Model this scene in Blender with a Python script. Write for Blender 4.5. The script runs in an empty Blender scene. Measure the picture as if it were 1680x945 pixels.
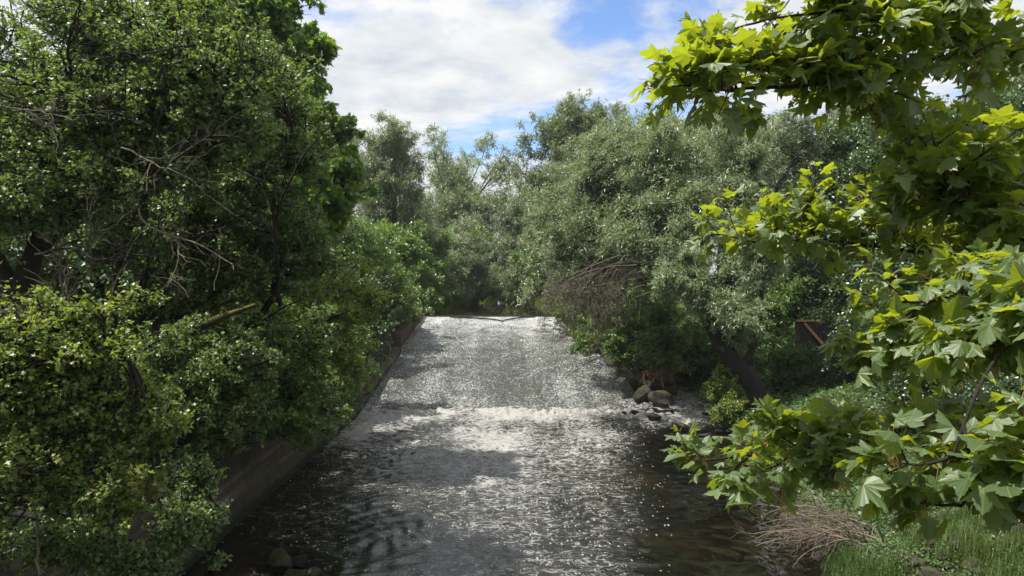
import bpy, math
import numpy as np
from mathutils import Vector

PI = math.pi
R = math.radians
scene = bpy.context.scene
COL = scene.collection
CAMZ, F, CX, HY = 7.5, 1135.0, 840.0, 455.0     # eye height above the lower river, focal length in photo pixels


def W(px, py, D):
    """a point of the place seen at photo pixel (px, py) at distance D ahead of the bridge"""
    return np.array([(px - CX) / F * D, D, CAMZ + (HY - py) / F * D])


def nrm(v):
    return v / np.maximum(np.linalg.norm(v, axis=-1, keepdims=True), 1e-9)


# ------------------------------------------------------------------ objects
def tag(o, label=None, cat=None, group=None, kind=None):
    if label: o['label'] = label
    if cat: o['category'] = cat
    if group: o['group'] = group
    if kind: o['kind'] = kind
    return o


def empty(name, loc, label, cat, group=None):
    o = bpy.data.objects.new(name, None)
    COL.objects.link(o)
    o.location = [float(c) for c in loc]
    o.empty_display_size = 0.3
    return tag(o, label, cat, group)


class MB:
    """gathers vertices and polygons (numpy) and links them as ONE mesh object"""
    def __init__(s):
        s.v, s.f, s.n, s.mi, s.at, s.uv, s.nv = [], [], [], [], [], [], 0

    def add(s, v, f, mi=0, at=0.0, uv=None):
        v = np.asarray(v, np.float32).reshape(-1, 3)
        f = np.asarray(f, np.int32)
        if len(v) == 0 or len(f) == 0: return
        s.v.append(v)
        s.f.append((f + s.nv).reshape(-1))
        s.n.append(np.full(len(f), f.shape[1], np.int32))
        s.mi.append(np.full(len(f), mi, np.int32))
        a = np.asarray(at, np.float32)
        s.at.append(np.full(len(v), a, np.float32) if a.ndim == 0 else a.astype(np.float32))
        s.uv.append(np.zeros((len(v), 2), np.float32) if uv is None else np.asarray(uv, np.float32))
        s.nv += len(v)

    def build(s, name, mats, parent=None, smooth=False, attr='leaf_rnd', uv=False, origin=None):
        me = bpy.data.meshes.new(name)
        v = np.concatenate(s.v); f = np.concatenate(s.f); n = np.concatenate(s.n); mi = np.concatenate(s.mi)
        me.vertices.add(len(v)); me.vertices.foreach_set('co', v.reshape(-1))
        me.loops.add(len(f)); me.loops.foreach_set('vertex_index', f)
        me.polygons.add(len(n))
        st = np.zeros(len(n), np.int32); st[1:] = np.cumsum(n)[:-1]
        me.polygons.foreach_set('loop_start', st)
        me.polygons.foreach_set('material_index', mi)
        me.polygons.foreach_set('use_smooth', np.full(len(n), smooth, bool))
        a = me.attributes.new(attr, 'FLOAT', 'POINT')
        a.data.foreach_set('value', np.concatenate(s.at))
        if uv:
            u = np.concatenate(s.uv)
            l = me.attributes.new('leaf_uv', 'FLOAT_VECTOR', 'POINT')
            l.data.foreach_set('vector', np.c_[u, np.zeros(len(u))].astype(np.float32).reshape(-1))
        for m in (mats if isinstance(mats, (list, tuple)) else [mats]):
            me.materials.append(m)
        me.update(calc_edges=True)
        o = bpy.data.objects.new(name, me)
        COL.objects.link(o)
        if parent is not None:
            o.parent = parent
        elif origin is not None:
            o.location = [float(c) for c in origin]
        return o


# ------------------------------------------------------------------ noise for shapes
def vnoise(p, seed=0):
    """smooth value noise of points p (N,3) in -1..1"""
    p = np.asarray(p, np.float64)
    i = np.floor(p).astype(np.int64); f = p - i
    f = f * f * (3 - 2 * f)
    out = 0
    for dx in (0, 1):
        for dy in (0, 1):
            for dz in (0, 1):
                h = (i[..., 0] + dx) * 374761393 + (i[..., 1] + dy) * 668265263 + (i[..., 2] + dz) * 2147483647 + seed * 974634
                h = (h ^ (h >> 13)) * 1274126177
                h = ((h ^ (h >> 16)) & 0xffff) / 32767.5 - 1
                out = out + h * (f[..., 0] if dx else 1 - f[..., 0]) * (f[..., 1] if dy else 1 - f[..., 1]) * (f[..., 2] if dz else 1 - f[..., 2])
    return out


def fbm(p, seed=0, oct=4, gain=0.5):
    a, t, s = 1.0, 0.0, 0.0
    p = np.asarray(p, np.float64)
    for k in range(oct):
        t = t + a * vnoise(p * 2 ** k + 17.3 * k, seed + k); s += a; a *= gain
    return t / s


# ------------------------------------------------------------------ branch and leaf builders
def resample(pts, K):
    pts = np.asarray(pts, float)
    n = len(pts)
    d = np.r_[0, np.cumsum(np.linalg.norm(np.diff(pts[:, :3], axis=0), axis=1))]
    t = np.linspace(0, d[-1], K)
    # catmull-rom through the points
    out = []
    for x in t:
        k = min(max(int(np.searchsorted(d, x) - 1), 0), n - 2)
        u = (x - d[k]) / max(d[k + 1] - d[k], 1e-9)
        p0, p1, p2, p3 = pts[max(k - 1, 0)], pts[k], pts[k + 1], pts[min(k + 2, n - 1)]
        out.append(0.5 * (2 * p1 + (p2 - p0) * u + (2 * p0 - 5 * p1 + 4 * p2 - p3) * u * u + (3 * p1 - p0 - 3 * p2 + p3) * u ** 3))
    return np.array(out)


def at_t(P, idx, t):
    K = P.shape[1]
    x = np.clip(t, 0, 0.9999) * (K - 1)
    k = x.astype(int); u = (x - k)[:, None]
    a, b = P[idx, k], P[idx, k + 1]
    return a * (1 - u) + b * u, nrm(b - a)


def children(rng, P, m, t0, t1, L, spread=0.7, up=0.1, K=5, grav=0.0, curl=0.25, taper=0.45, even=False, zf=1.0):
    N = P.shape[0]
    idx = np.repeat(np.arange(N), m)
    t = rng.uniform(t0, t1, N * m)
    if even:
        t = np.tile(np.linspace(t0, t1, m), N) + rng.normal(0, 0.03, N * m)
    pos, tan = at_t(P, idx, t)
    r = rng.normal(size=(N * m, 3))
    perp = nrm(r - (r * tan).sum(1, keepdims=True) * tan)
    d = nrm((tan * (1 - spread) + perp * spread) * np.array([1, 1, zf]) + np.array([0, 0, up]))
    L = np.asarray(L)
    Lc = (L[idx] if L.ndim else L) * np.clip(np.exp(rng.normal(-0.12, 0.38, N * m)), 0.35, 2.0) * (1 - taper * np.clip((t - t0) / max(t1 - t0, 1e-6), 0, 1))
    out = [pos]
    for k in range(K - 1):
        d = nrm(d + np.array([0, 0, -grav]) + rng.normal(0, curl, d.shape))
        out.append(out[-1] + d * (Lc / (K - 1))[:, None])
    return np.stack(out, 1)


def tubes(mb, P, r0, r1, sides=4, mi=0):
    P = np.asarray(P, float)
    N, K = P.shape[:2]
    tan = np.gradient(P, axis=1); tan = nrm(tan)
    ref = np.where(np.abs(tan[..., 2:3]) > 0.9, np.array([1.0, 0, 0]), np.array([0, 0, 1.0]))
    a = nrm(np.cross(tan, ref)); b = np.cross(tan, a)
    s = np.linspace(0, 1, K)
    r0 = np.broadcast_to(np.asarray(r0, float), (N,)); r1 = np.broadcast_to(np.asarray(r1, float), (N,))
    rad = r0[:, None] * (1 - s) + r1[:, None] * s
    ang = np.arange(sides) * 2 * PI / sides
    V = P[:, :, None] + rad[:, :, None, None] * (a[:, :, None] * np.cos(ang)[:, None] + b[:, :, None] * np.sin(ang)[:, None])
    base = (np.arange(N) * K * sides)[:, None, None]
    k = np.arange(K - 1)[None, :, None] * sides
    j = np.arange(sides)[None, None]; j2 = (j + 1) % sides
    Fq = np.stack([base + k + j, base + k + j2, base + k + sides + j2, base + k + sides + j], -1).reshape(-1, 4)
    mb.add(V, Fq, mi)


def trunk_tube(mb, pts, radii, sides=12, K=26, rough=0.12, seed=3, mi=0):
    """a thick trunk or limb, gnarled"""
    q = resample(np.c_[np.asarray(pts, float), np.asarray(radii, float)], K)
    P, rad = q[:, :3], np.maximum(q[:, 3], 0.005)
    tan = nrm(np.gradient(P, axis=0))
    a = np.zeros_like(P)
    x = np.array([1.0, 0.1, 0.0])
    for k in range(K):
        x = x - (x @ tan[k]) * tan[k]; x = x / np.linalg.norm(x); a[k] = x
    b = np.cross(tan, a)
    ang = np.arange(sides) * 2 * PI / sides
    V = P[:, None] + rad[:, None, None] * (a[:, None] * np.cos(ang)[:, None] + b[:, None] * np.sin(ang)[:, None])
    n = fbm(V.reshape(-1, 3) * np.array([3, 3, 1.2]), seed, 3).reshape(K, sides, 1)
    V = P[:, None] + (V - P[:, None]) * (1 + rough * 2 * n)
    k = np.arange(K - 1)[:, None] * sides; j = np.arange(sides)[None]; j2 = (j + 1) % sides
    mb.add(V, np.stack([k + j, k + j2, k + sides + j2, k + sides + j], -1).reshape(-1, 4), mi)
    mb.add(np.r_[V[-1], P[-1:]], np.stack([np.arange(sides), (np.arange(sides) + 1) % sides, np.full(sides, sides)], -1), mi)


def leaf_tpl(out, fold=0.12, droop=0.1):
    """outline of one half (x along the leaf, y out) -> template vertices and triangles of a whole leaf"""
    h = np.array(out, float)
    c = np.array([[0.3, 0.0]])
    both = np.r_[h, (h * [1, -1])[::-1][1:-1]] if abs(h[0, 1]) < 1e-6 else np.r_[h, (h * [1, -1])[::-1]]
    v2 = np.r_[c, both]
    z = -fold * np.abs(v2[:, 1]) * 2 - droop * np.clip(v2[:, 0] - 0.2, 0, 2) ** 2
    n = len(both)
    f = np.array([[0, 1 + k, 1 + (k + 1) % n] for k in range(n)])
    return np.c_[v2, z], f


DIAMOND = (np.array([[0, 0, 0], [0.5, 0.36, 0.07], [1, 0, -0.05], [0.5, -0.36, 0.07]]), np.array([[0, 2, 1], [0, 3, 2]]))
WILLOW = (np.array([[0, 0, 0], [0.4, 0.115, 0.02], [1, 0, -0.09], [0.4, -0.115, 0.02]]), np.array([[0, 2, 1], [0, 3, 2]]))
HAW = (np.array([[0, 0, 0], [0.30, 0.12, 0.03], [0.62, 0.46, 0.06], [0.66, 0.16, 0.03], [1, 0.10, -0.04], [1, -0.10, -0.04], [0.66, -0.16, 0.03], [0.62, -0.46, 0.06], [0.30, -0.12, 0.03]]),
       np.array([[0, 3, 1], [1, 3, 2], [0, 6, 3], [3, 6, 5], [3, 5, 4], [0, 8, 6], [8, 7, 6]]))
MAPLE_LOW = leaf_tpl([(0, 0), (-0.06, 0.2), (0.08, 0.46), (0.3, 0.26), (0.64, 0.5), (0.6, 0.2), (1, 0)], 0.1, 0.2)
SYC = leaf_tpl([(0.04, 0.0), (-0.08, 0.09), (-0.09, 0.25), (-0.01, 0.36), (0.00, 0.50), (0.11, 0.45), (0.20, 0.42), (0.27, 0.32),
                (0.36, 0.42), (0.44, 0.44), (0.50, 0.53), (0.66, 0.62), (0.65, 0.49), (0.69, 0.43), (0.65, 0.36), (0.61, 0.25),
                (0.72, 0.28), (0.78, 0.22), (0.87, 0.19), (0.90, 0.10), (1.04, 0.0)], 0.13, 0.22)


def put_leaves(mb, rng, pos, axis, normal, size, tpl, mi=0, uv=False, bend=0.0):
    T, TF = tpl
    axis = nrm(axis)
    side = nrm(np.cross(normal, axis)); nn = np.cross(axis, side)
    N, V = len(pos), len(T)
    size = np.broadcast_to(np.asarray(size, float), (N,))
    Tz = T[None, :, 2] + (rng.normal(0, bend, (N, 1)) * T[None, :, 1] ** 2 * 3 + rng.normal(0, bend, (N, 1)) * T[None, :, 0] ** 2 if bend else 0)
    v = pos[:, None] + size[:, None, None] * (T[None, :, :1] * axis[:, None] + T[None, :, 1:2] * side[:, None] + Tz[..., None] * nn[:, None])
    f = (TF[None] + (np.arange(N) * V)[:, None, None]).reshape(-1, 3)
    a = np.repeat(rng.random(N), V)
    mb.add(v, f, mi, a, np.tile(T[:, :2], (N, 1)) if uv else None)


def leaves_on(mb, rng, P, q, size, tpl, up=0.9, droop=0.1, jit=0.05, mi=0, t0=0.1, uv=False, alongside=0.5):
    N = P.shape[0]
    idx = np.repeat(np.arange(N), q)
    t = rng.uniform(t0, 1.0, N * q)
    pos, tan = at_t(P, idx, t)
    pos = pos + rng.normal(0, jit, pos.shape)
    ax = nrm(tan * alongside + rng.normal(0, 0.6, pos.shape) + np.array([0, 0, -droop]))
    nn = nrm(rng.normal(0, 0.55, pos.shape) + np.array([0, 0, up]))
    put_leaves(mb, rng, pos, ax, nn, size * rng.uniform(0.65, 1.25, N * q), tpl, mi, uv)


def boughs_to(rng, trunkP, targets, lift=0.18, K=9, wob=0.06, low=0.25, slope=0.55):
    """curved boughs that leave the trunk polyline and end at the targets"""
    out = []
    tz = trunkP[:, 2]
    for q in targets:
        hd = np.linalg.norm(trunkP[:, :2] - q[:2], axis=1)
        want = q[2] - slope * hd
        k = int(np.argmin(np.abs(tz - want) + 0.25 * hd + rng.uniform(0, 0.8, len(tz))))
        k = max(k, int(low * len(tz)))
        a = trunkP[k]
        d = np.linalg.norm(q - a)
        c = (a + q) / 2 + np.array([0, 0, lift * d]) + rng.normal(0, 0.08 * d, 3)
        s = np.linspace(0, 1, K)[:, None]
        p = a * (1 - s) ** 2 + 2 * c * s * (1 - s) + q * s * s
        w = np.cumsum(rng.normal(0, wob * d / K, (K, 3)), axis=0); w[0] = 0
        out.append(p + w)
    return np.array(out)


def blob_targets(rng, blobs):
    T, Rr = [], []
    for (c, r, n) in blobs:
        r = np.broadcast_to(np.asarray(r, float), (3,))
        u = nrm(rng.normal(size=(n, 3))) * (rng.uniform(0.2, 1.0, n)[:, None] ** 0.55 + (rng.random((n, 1)) < 0.24) * 0.5)
        T.append(np.asarray(c) + u * r)
        Rr.append(np.full(n, r.mean()))
    return np.concatenate(T), np.concatenate(Rr)


def tree(name, label, cat, base, trunks, blobs, leaf, size, bark, foliage, seed, group=None, m2=9, m3=6, q=9,
         l2=0.5, l3=0.22, up=0.12, grav=0.0, lift=0.18, droop=0.1, spread=0.65, rb=0.035, jit=0.05, low=0.25, slope=0.55,
         lup=0.9, twig_r=0.006, curl=0.25, zf=1.0):
    """trunks: list of (points, radii) in world coordinates; the first ones carry the boughs. Returns the Empty."""
    rng = np.random.default_rng(seed)
    base = np.asarray(base, float)
    root = empty(name, base, label, cat, group)
    wood = MB(); crown = MB()
    tp = []
    for k, (pts, rad) in enumerate(trunks):
        trunk_tube(wood, np.asarray(pts) - base, rad, seed=seed + k, sides=10, K=22)
        tp.append(resample(pts, 40))
    TP = np.concatenate(tp)
    tg, rr = blob_targets(rng, blobs)
    # each bough leaves the nearest trunk
    B = []
    for t in tg:
        d = [np.linalg.norm(p[:, :2] - t[:2], axis=1).min() + rng.uniform(0, 0.5) for p in tp]
        B.append(boughs_to(rng, tp[int(np.argmin(d))], [t], lift, low=low, slope=slope)[0])
    B = np.array(B)
    blen = np.linalg.norm(B[:, -1] - B[:, 0], axis=1)
    tubes(wood, B - base, rb * (0.5 + blen / 6), 0.012, 6)
    L2 = children(rng, B, m2, 0.3, 1.0, l2 * rr, spread, up, 6, grav * 0.5, curl, zf=zf)
    tubes(wood, L2 - base, 0.022 * max(rb / 0.035, .6), 0.006, 4)
    ext = np.concatenate([L2], 0)
    L3 = children(rng, ext, m3, 0.15, 1.0, l3 * np.repeat(rr, m2), spread, up * 0.6, 4, grav, curl, zf=zf)
    tubes(crown, L3 - base, twig_r, twig_r * 0.5, 3, 1)
    leaves_on(crown, rng, L3 - base, q, size, leaf, lup, droop, jit)
    wood.build('trunk', bark, root, smooth=True)
    crown.build('crown', [foliage, bark], root)
    return root


def copy_tree(root, loc, rz, sc, label, group=None, name=None):
    r = root.copy(); COL.objects.link(r)
    r.location = loc; r.rotation_euler = (0, 0, rz); r.scale = (sc, sc, sc) if np.ndim(sc) == 0 else sc
    r['label'] = label
    if group: r['group'] = group
    for ch in list(root.children):
        c = ch.copy(); COL.objects.link(c); c.parent = r
    return r


# ------------------------------------------------------------------ materials
def new_mat(name):
    m = bpy.data.materials.new(name); m.use_nodes = True
    nt = m.node_tree; nt.nodes.clear()
    o = nt.nodes.new('ShaderNodeOutputMaterial')
    return m, nt, o


def N(nt, typ, **kw):
    n = nt.nodes.new(typ)
    for k, v in kw.items():
        if k == 'ins':
            for a, b in v.items():
                if isinstance(b, bpy.types.NodeSocket): nt.links.new(b, n.inputs[a])
                else: n.inputs[a].default_value = b
        else: setattr(n, k, v)
    return n


def ramp(nt, fac, stops, interp='LINEAR'):
    n = nt.nodes.new('ShaderNodeValToRGB')
    n.color_ramp.interpolation = interp
    el = n.color_ramp.elements
    while len(el) < len(stops): el.new(0.5)
    for e, (p, c) in zip(el, stops):
        e.position = p
        e.color = (c, c, c, 1) if np.ndim(c) == 0 else (*c, 1)
    nt.links.new(fac, n.inputs[0])
    return n.outputs[0]


def mixc(nt, fac, a, b, mode='MIX'):
    n = nt.nodes.new('ShaderNodeMix'); n.data_type = 'RGBA'; n.blend_type = mode
    for s, v in ((n.inputs[0], fac), (n.inputs[6], a), (n.inputs[7], b)):
        if isinstance(v, bpy.types.NodeSocket): nt.links.new(v, s)
        elif np.ndim(v) == 0: s.default_value = v
        else: s.default_value = (*v, 1)
    return n.outputs[2]


def math_(nt, op, a, b=None, c=None, clamp=False):
    n = nt.nodes.new('ShaderNodeMath'); n.operation = op; n.use_clamp = clamp
    for s, v in zip(n.inputs, (a, b, c)):
        if v is None: continue
        if isinstance(v, bpy.types.NodeSocket): nt.links.new(v, s)
        else: s.default_value = v
    return n.outputs[0]


def noise(nt, vec, scale, detail=3, rough=0.5, dist=0.0, out=0):
    n = N(nt, 'ShaderNodeTexNoise', ins={'Scale': scale, 'Detail': detail, 'Roughness': rough, 'Distortion': dist})
    if vec is not None: nt.links.new(vec, n.inputs['Vector'])
    return n.outputs[out]


def mapping(nt, vec, scale=(1, 1, 1), rot=(0, 0, 0)):
    n = N(nt, 'ShaderNodeMapping', ins={'Vector': vec, 'Scale': scale, 'Rotation': rot})
    return n.outputs[0]


def leaf_mat(name, cols, trans, tmix=0.38, gloss=0.07, rough=0.42, alt=None, veins=False, clump=0.5, bright=1.7):
    """cols: dark, mid, light leaf colours of the species; trans: colour of the light that comes through"""
    m, nt, o = new_mat(name)
    cols = [[v * bright for v in k] for k in cols]; trans = [min(.6, v * (1 + (bright - 1) * .7)) for v in trans]
    at = N(nt, 'ShaderNodeAttribute', attribute_name='leaf_rnd')
    geo = N(nt, 'ShaderNodeNewGeometry')
    cl = noise(nt, geo.outputs['Position'], clump, 2)
    f = math_(nt, 'ADD', math_(nt, 'MULTIPLY', at.outputs['Fac'], 0.7), math_(nt, 'MULTIPLY', math_(nt, 'SUBTRACT', cl, 0.35), 1.0), clamp=True)
    c = ramp(nt, f, [(0.0, cols[0]), (0.5, cols[1]), (1.0, cols[2])])
    if alt is not None:      # a few yellowing or bronze leaves
        am = math_(nt, 'GREATER_THAN', math_(nt, 'ADD', at.outputs['Fac'], math_(nt, 'MULTIPLY', noise(nt, geo.outputs['Position'], 0.9, 1), 0.9)), alt[1])
        c = mixc(nt, math_(nt, 'MULTIPLY', am, 0.75), c, alt[0])
    tc = mixc(nt, 0.75, c, trans)
    if veins:
        uv = N(nt, 'ShaderNodeAttribute', attribute_name='leaf_uv')
        sp = N(nt, 'ShaderNodeSeparateXYZ', ins={0: uv.outputs['Vector']})
        ang = math_(nt, 'ABSOLUTE', math_(nt, 'ARCTAN2', sp.outputs[1], math_(nt, 'ADD', sp.outputs[0], 0.02)))
        rad = N(nt, 'ShaderNodeVectorMath', operation='LENGTH', ins={0: uv.outputs['Vector']}).outputs['Value']
        d = math_(nt, 'MINIMUM', ang, math_(nt, 'MINIMUM', math_(nt, 'ABSOLUTE', math_(nt, 'SUBTRACT', ang, 0.68)), math_(nt, 'ABSOLUTE', math_(nt, 'SUBTRACT', ang, 1.42))))
        v = math_(nt, 'LESS_THAN', math_(nt, 'MULTIPLY', d, math_(nt, 'ADD', rad, 0.08)), 0.013)
        c = mixc(nt, math_(nt, 'MULTIPLY', v, 0.55), c, [min(1, 1.9 * k) for k in cols[2]])
        # blotches on the blade
        bl = noise(nt, mapping(nt, geo.outputs['Position'], (25, 25, 25)), 1.0, 3)
        c = mixc(nt, math_(nt, 'MULTIPLY', math_(nt, 'GREATER_THAN', bl, 0.70), 0.5), c, (0.07, 0.06, 0.02))
    d1 = N(nt, 'ShaderNodeBsdfDiffuse', ins={'Color': c})
    t1 = N(nt, 'ShaderNodeBsdfTranslucent', ins={'Color': tc})
    mx = N(nt, 'ShaderNodeMixShader', ins={0: tmix, 1: d1.outputs[0], 2: t1.outputs[0]})
    g = N(nt, 'ShaderNodeBsdfGlossy', ins={'Color': (1, 1, 1, 1), 'Roughness': rough})
    lw = N(nt, 'ShaderNodeLayerWeight', ins={'Blend': 0.3})
    gf = math_(nt, 'ADD', math_(nt, 'MULTIPLY', lw.outputs['Facing'], gloss * 2.0), gloss * 0.5)
    mg = N(nt, 'ShaderNodeMixShader', ins={0: gf, 1: mx.outputs[0], 2: g.outputs[0]})
    nt.links.new(mg.outputs[0], o.inputs[0])
    return m


def surf_mat(name, stops, scale=4.0, rough=0.85, bump=0.3, stretch=(1, 1, 1), detail=6, moss=None, bscale=None, spec=0.3, wet=None):
    m, nt, o = new_mat(name)
    tc = N(nt, 'ShaderNodeNewGeometry')
    vec = mapping(nt, tc.outputs['Position'], stretch)
    n1 = noise(nt, vec, scale, detail, 0.6)
    c = ramp(nt, n1, stops)
    n2 = noise(nt, vec, (bscale or scale * 4), 6, 0.65)
    if moss is not None:
        sp = N(nt, 'ShaderNodeSeparateXYZ', ins={0: tc.outputs['Normal']})
        mm = math_(nt, 'ADD', sp.outputs[2], math_(nt, 'MULTIPLY', math_(nt, 'SUBTRACT', noise(nt, tc.outputs['Position'], moss[2], 4), 0.5), 2.2))
        mm = ramp(nt, mm, [(moss[1], 0.0), (min(1, moss[1] + 0.25), 1.0)])
        mc = mixc(nt, n2, [k * 0.55 for k in moss[0]], [k * 1.35 for k in moss[0]])
        c = mixc(nt, mm, c, mc)
    b = N(nt, 'ShaderNodeBump', ins={'Height': n2, 'Strength': bump, 'Distance': 0.05})
    p = N(nt, 'ShaderNodeBsdfPrincipled', ins={'Base Color': c, 'Roughness': rough, 'Normal': b.outputs[0], 'Specular IOR Level': spec})
    if wet is not None:      # damp and dark for a hand's breadth above the water
        sp = N(nt, 'ShaderNodeSeparateXYZ', ins={0: tc.outputs['Position']})
        h = math_(nt, 'ADD', sp.outputs[2], math_(nt, 'MULTIPLY', noise(nt, tc.outputs['Position'], 1.5, 4), -wet))
        w = ramp(nt, h, [(0.0, 1.0), (0.35, 0.0)])
        c2 = mixc(nt, w, c, mixc(nt, 0.3, (0.018, 0.017, 0.012), (0.02, 0.03, 0.008)))
        nt.links.new(c2, p.inputs['Base Color'])
        nt.links.new(math_(nt, 'SUBTRACT', rough, math_(nt, 'MULTIPLY', w, 0.4)), p.inputs['Roughness'])
    nt.links.new(p.outputs[0], o.inputs[0])
    return m


M = {}
M['hawthorn'] = leaf_mat('hawthorn_leaf', [(0.034, 0.064, 0.020), (0.058, 0.100, 0.028), (0.088, 0.132, 0.036)], (0.22, 0.32, 0.04), 0.40, 0.06, alt=((0.19, 0.145, 0.03), 1.42))
M['hawthorn_bright'] = leaf_mat('hawthorn_young_leaf', [(0.055, 0.080, 0.018), (0.085, 0.118, 0.024), (0.13, 0.150, 0.032)], (0.32, 0.40, 0.030), 0.42, 0.05, alt=((0.24, 0.17, 0.03), 1.46))
M['maple'] = leaf_mat('maple_leaf', [(0.030, 0.070, 0.012), (0.050, 0.110, 0.014), (0.085, 0.145, 0.018)], (0.26, 0.42, 0.02), 0.36, 0.07)
M['sycamore'] = leaf_mat('sycamore_leaf', [(0.038, 0.075, 0.018), (0.058, 0.105, 0.020), (0.085, 0.135, 0.022)], (0.44, 0.54, 0.014), 0.54, 0.06, 0.5, veins=True, clump=1.5, bright=1.25)
M['willow'] = leaf_mat('willow_leaf', [(0.072, 0.100, 0.050), (0.112, 0.150, 0.075), (0.16, 0.20, 0.105)], (0.26, 0.33, 0.10), 0.40, 0.08)
M['willow_dark'] = leaf_mat('dark_willow_leaf', [(0.038, 0.065, 0.028), (0.062, 0.095, 0.040), (0.09, 0.125, 0.055)], (0.16, 0.23, 0.05), 0.34, 0.08)
M['poplar'] = leaf_mat('poplar_leaf', [(0.055, 0.080, 0.036), (0.085, 0.115, 0.050), (0.12, 0.15, 0.07)], (0.22, 0.28, 0.07), 0.40, 0.08)
M['shrub'] = leaf_mat('shrub_leaf', [(0.036, 0.070, 0.016), (0.065, 0.115, 0.025), (0.10, 0.16, 0.035)], (0.20, 0.32, 0.03), 0.36, 0.06)
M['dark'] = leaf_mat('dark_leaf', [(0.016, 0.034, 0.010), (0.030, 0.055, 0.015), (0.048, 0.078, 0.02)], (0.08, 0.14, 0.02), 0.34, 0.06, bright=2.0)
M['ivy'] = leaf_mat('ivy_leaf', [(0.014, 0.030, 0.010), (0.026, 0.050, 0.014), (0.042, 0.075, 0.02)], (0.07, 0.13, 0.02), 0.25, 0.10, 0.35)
M['nettle'] = leaf_mat('nettle_leaf', [(0.035, 0.070, 0.018), (0.055, 0.100, 0.025), (0.08, 0.135, 0.035)], (0.16, 0.27, 0.03), 0.32, 0.05, bright=1.3)
M['grass'] = leaf_mat('grass_blade', [(0.045, 0.090, 0.015), (0.075, 0.130, 0.02), (0.11, 0.165, 0.03)], (0.16, 0.26, 0.025), 0.3, 0.04, bright=0.8)
M['seed'] = leaf_mat('seed_wing', [(0.16, 0.16, 0.035), (0.22, 0.21, 0.05), (0.30, 0.23, 0.07)], (0.45, 0.42, 0.06), 0.4, 0.05)
M['seed_rust'] = leaf_mat('seed_wing_rust', [(0.25, 0.14, 0.05), (0.33, 0.19, 0.07), (0.40, 0.24, 0.10)], (0.5, 0.28, 0.06), 0.4, 0.05)
M['bark'] = surf_mat('bark', [(0.3, (0.030, 0.024, 0.018)), (0.7, (0.085, 0.072, 0.055))], 6, 0.9, 0.6, (1, 1, 0.3))
M['bark_dark'] = surf_mat('dark_bark', [(0.3, (0.010, 0.008, 0.006)), (0.7, (0.032, 0.027, 0.021))], 5, 0.9, 0.8, (1, 1, 0.25))
M['bark_moss'] = surf_mat('mossy_bark', [(0.3, (0.030, 0.026, 0.014)), (0.7, (0.075, 0.065, 0.03))], 5, 0.95, 0.7, (1, 1, 0.5), moss=((0.085, 0.090, 0.020), 0.25, 3.0))
M['twig'] = surf_mat('dry_twig', [(0.3, (0.11, 0.085, 0.062)), (0.7, (0.24, 0.195, 0.15))], 5, 0.85, 0.3)
M['twig_grey'] = surf_mat('dead_twig', [(0.3, (0.075, 0.060, 0.046)), (0.7, (0.16, 0.13, 0.10))], 5, 0.85, 0.3)
M['petiole'] = surf_mat('petiole', [(0.3, (0.16, 0.13, 0.03)), (0.7, (0.22, 0.10, 0.05))], 3, 0.5, 0.0)


def wall_mat():
    m, nt, o = new_mat('stained_concrete')
    g = N(nt, 'ShaderNodeNewGeometry'); P = g.outputs['Position']
    base = ramp(nt, noise(nt, P, 0.7, 6, 0.6), [(0.25, (0.042, 0.031, 0.022)), (0.5, (0.075, 0.057, 0.041)), (0.8, (0.13, 0.105, 0.078))])
    run = noise(nt, mapping(nt, P, (1, 2.2, 0.12)), 1.6, 5, 0.6)      # streaks left by water running down
    c = mixc(nt, ramp(nt, run, [(0.45, 0.0), (0.68, 0.75)]), base, (0.045, 0.036, 0.026))
    lev = noise(nt, mapping(nt, P, (1, 0.05, 3.0)), 1.3, 4, 0.6)     # old water levels
    c = mixc(nt, ramp(nt, lev, [(0.5, 0.0), (0.7, 0.6)]), c, (0.20, 0.17, 0.13))
    mo = noise(nt, P, 0.9, 5, 0.7)
    c = mixc(nt, ramp(nt, mo, [(0.52, 0.0), (0.66, 0.8)]), c, (0.035, 0.05, 0.015))
    z = N(nt, 'ShaderNodeSeparateXYZ', ins={0: P}).outputs[2]
    w = ramp(nt, math_(nt, 'SUBTRACT', z, math_(nt, 'MULTIPLY', noise(nt, P, 2.0, 4), 0.35)), [(0.0, 1.0), (0.18, 0.0)])
    c = mixc(nt, w, c, (0.014, 0.018, 0.008))
    yy = N(nt, 'ShaderNodeSeparateXYZ', ins={0: P})
    jy = math_(nt, 'LESS_THAN', math_(nt, 'FRACT', math_(nt, 'MULTIPLY', math_(nt, 'ADD', yy.outputs[1], math_(nt, 'MULTIPLY', noise(nt, P, 3, 2), 0.05)), 0.36)), 0.012)
    jz = math_(nt, 'LESS_THAN', math_(nt, 'FRACT', math_(nt, 'MULTIPLY', math_(nt, 'ADD', yy.outputs[2], math_(nt, 'MULTIPLY', noise(nt, P, 3, 2), 0.04)), 0.85)), 0.02)
    jj = math_(nt, 'MAXIMUM', jy, jz)
    c = mixc(nt, math_(nt, 'MULTIPLY', jj, 0.8), c, (0.015, 0.014, 0.010))
    hh = math_(nt, 'SUBTRACT', noise(nt, P, 9, 6, 0.65), math_(nt, 'MULTIPLY', jj, 0.6))
    b = N(nt, 'ShaderNodeBump', ins={'Height': hh, 'Strength': 0.7, 'Distance': 0.04})
    p = N(nt, 'ShaderNodeBsdfPrincipled', ins={'Base Color': c, 'Roughness': 0.8, 'Normal': b.outputs[0], 'Specular IOR Level': 0.3})
    nt.links.new(p.outputs[0], o.inputs[0])
    return m


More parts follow.
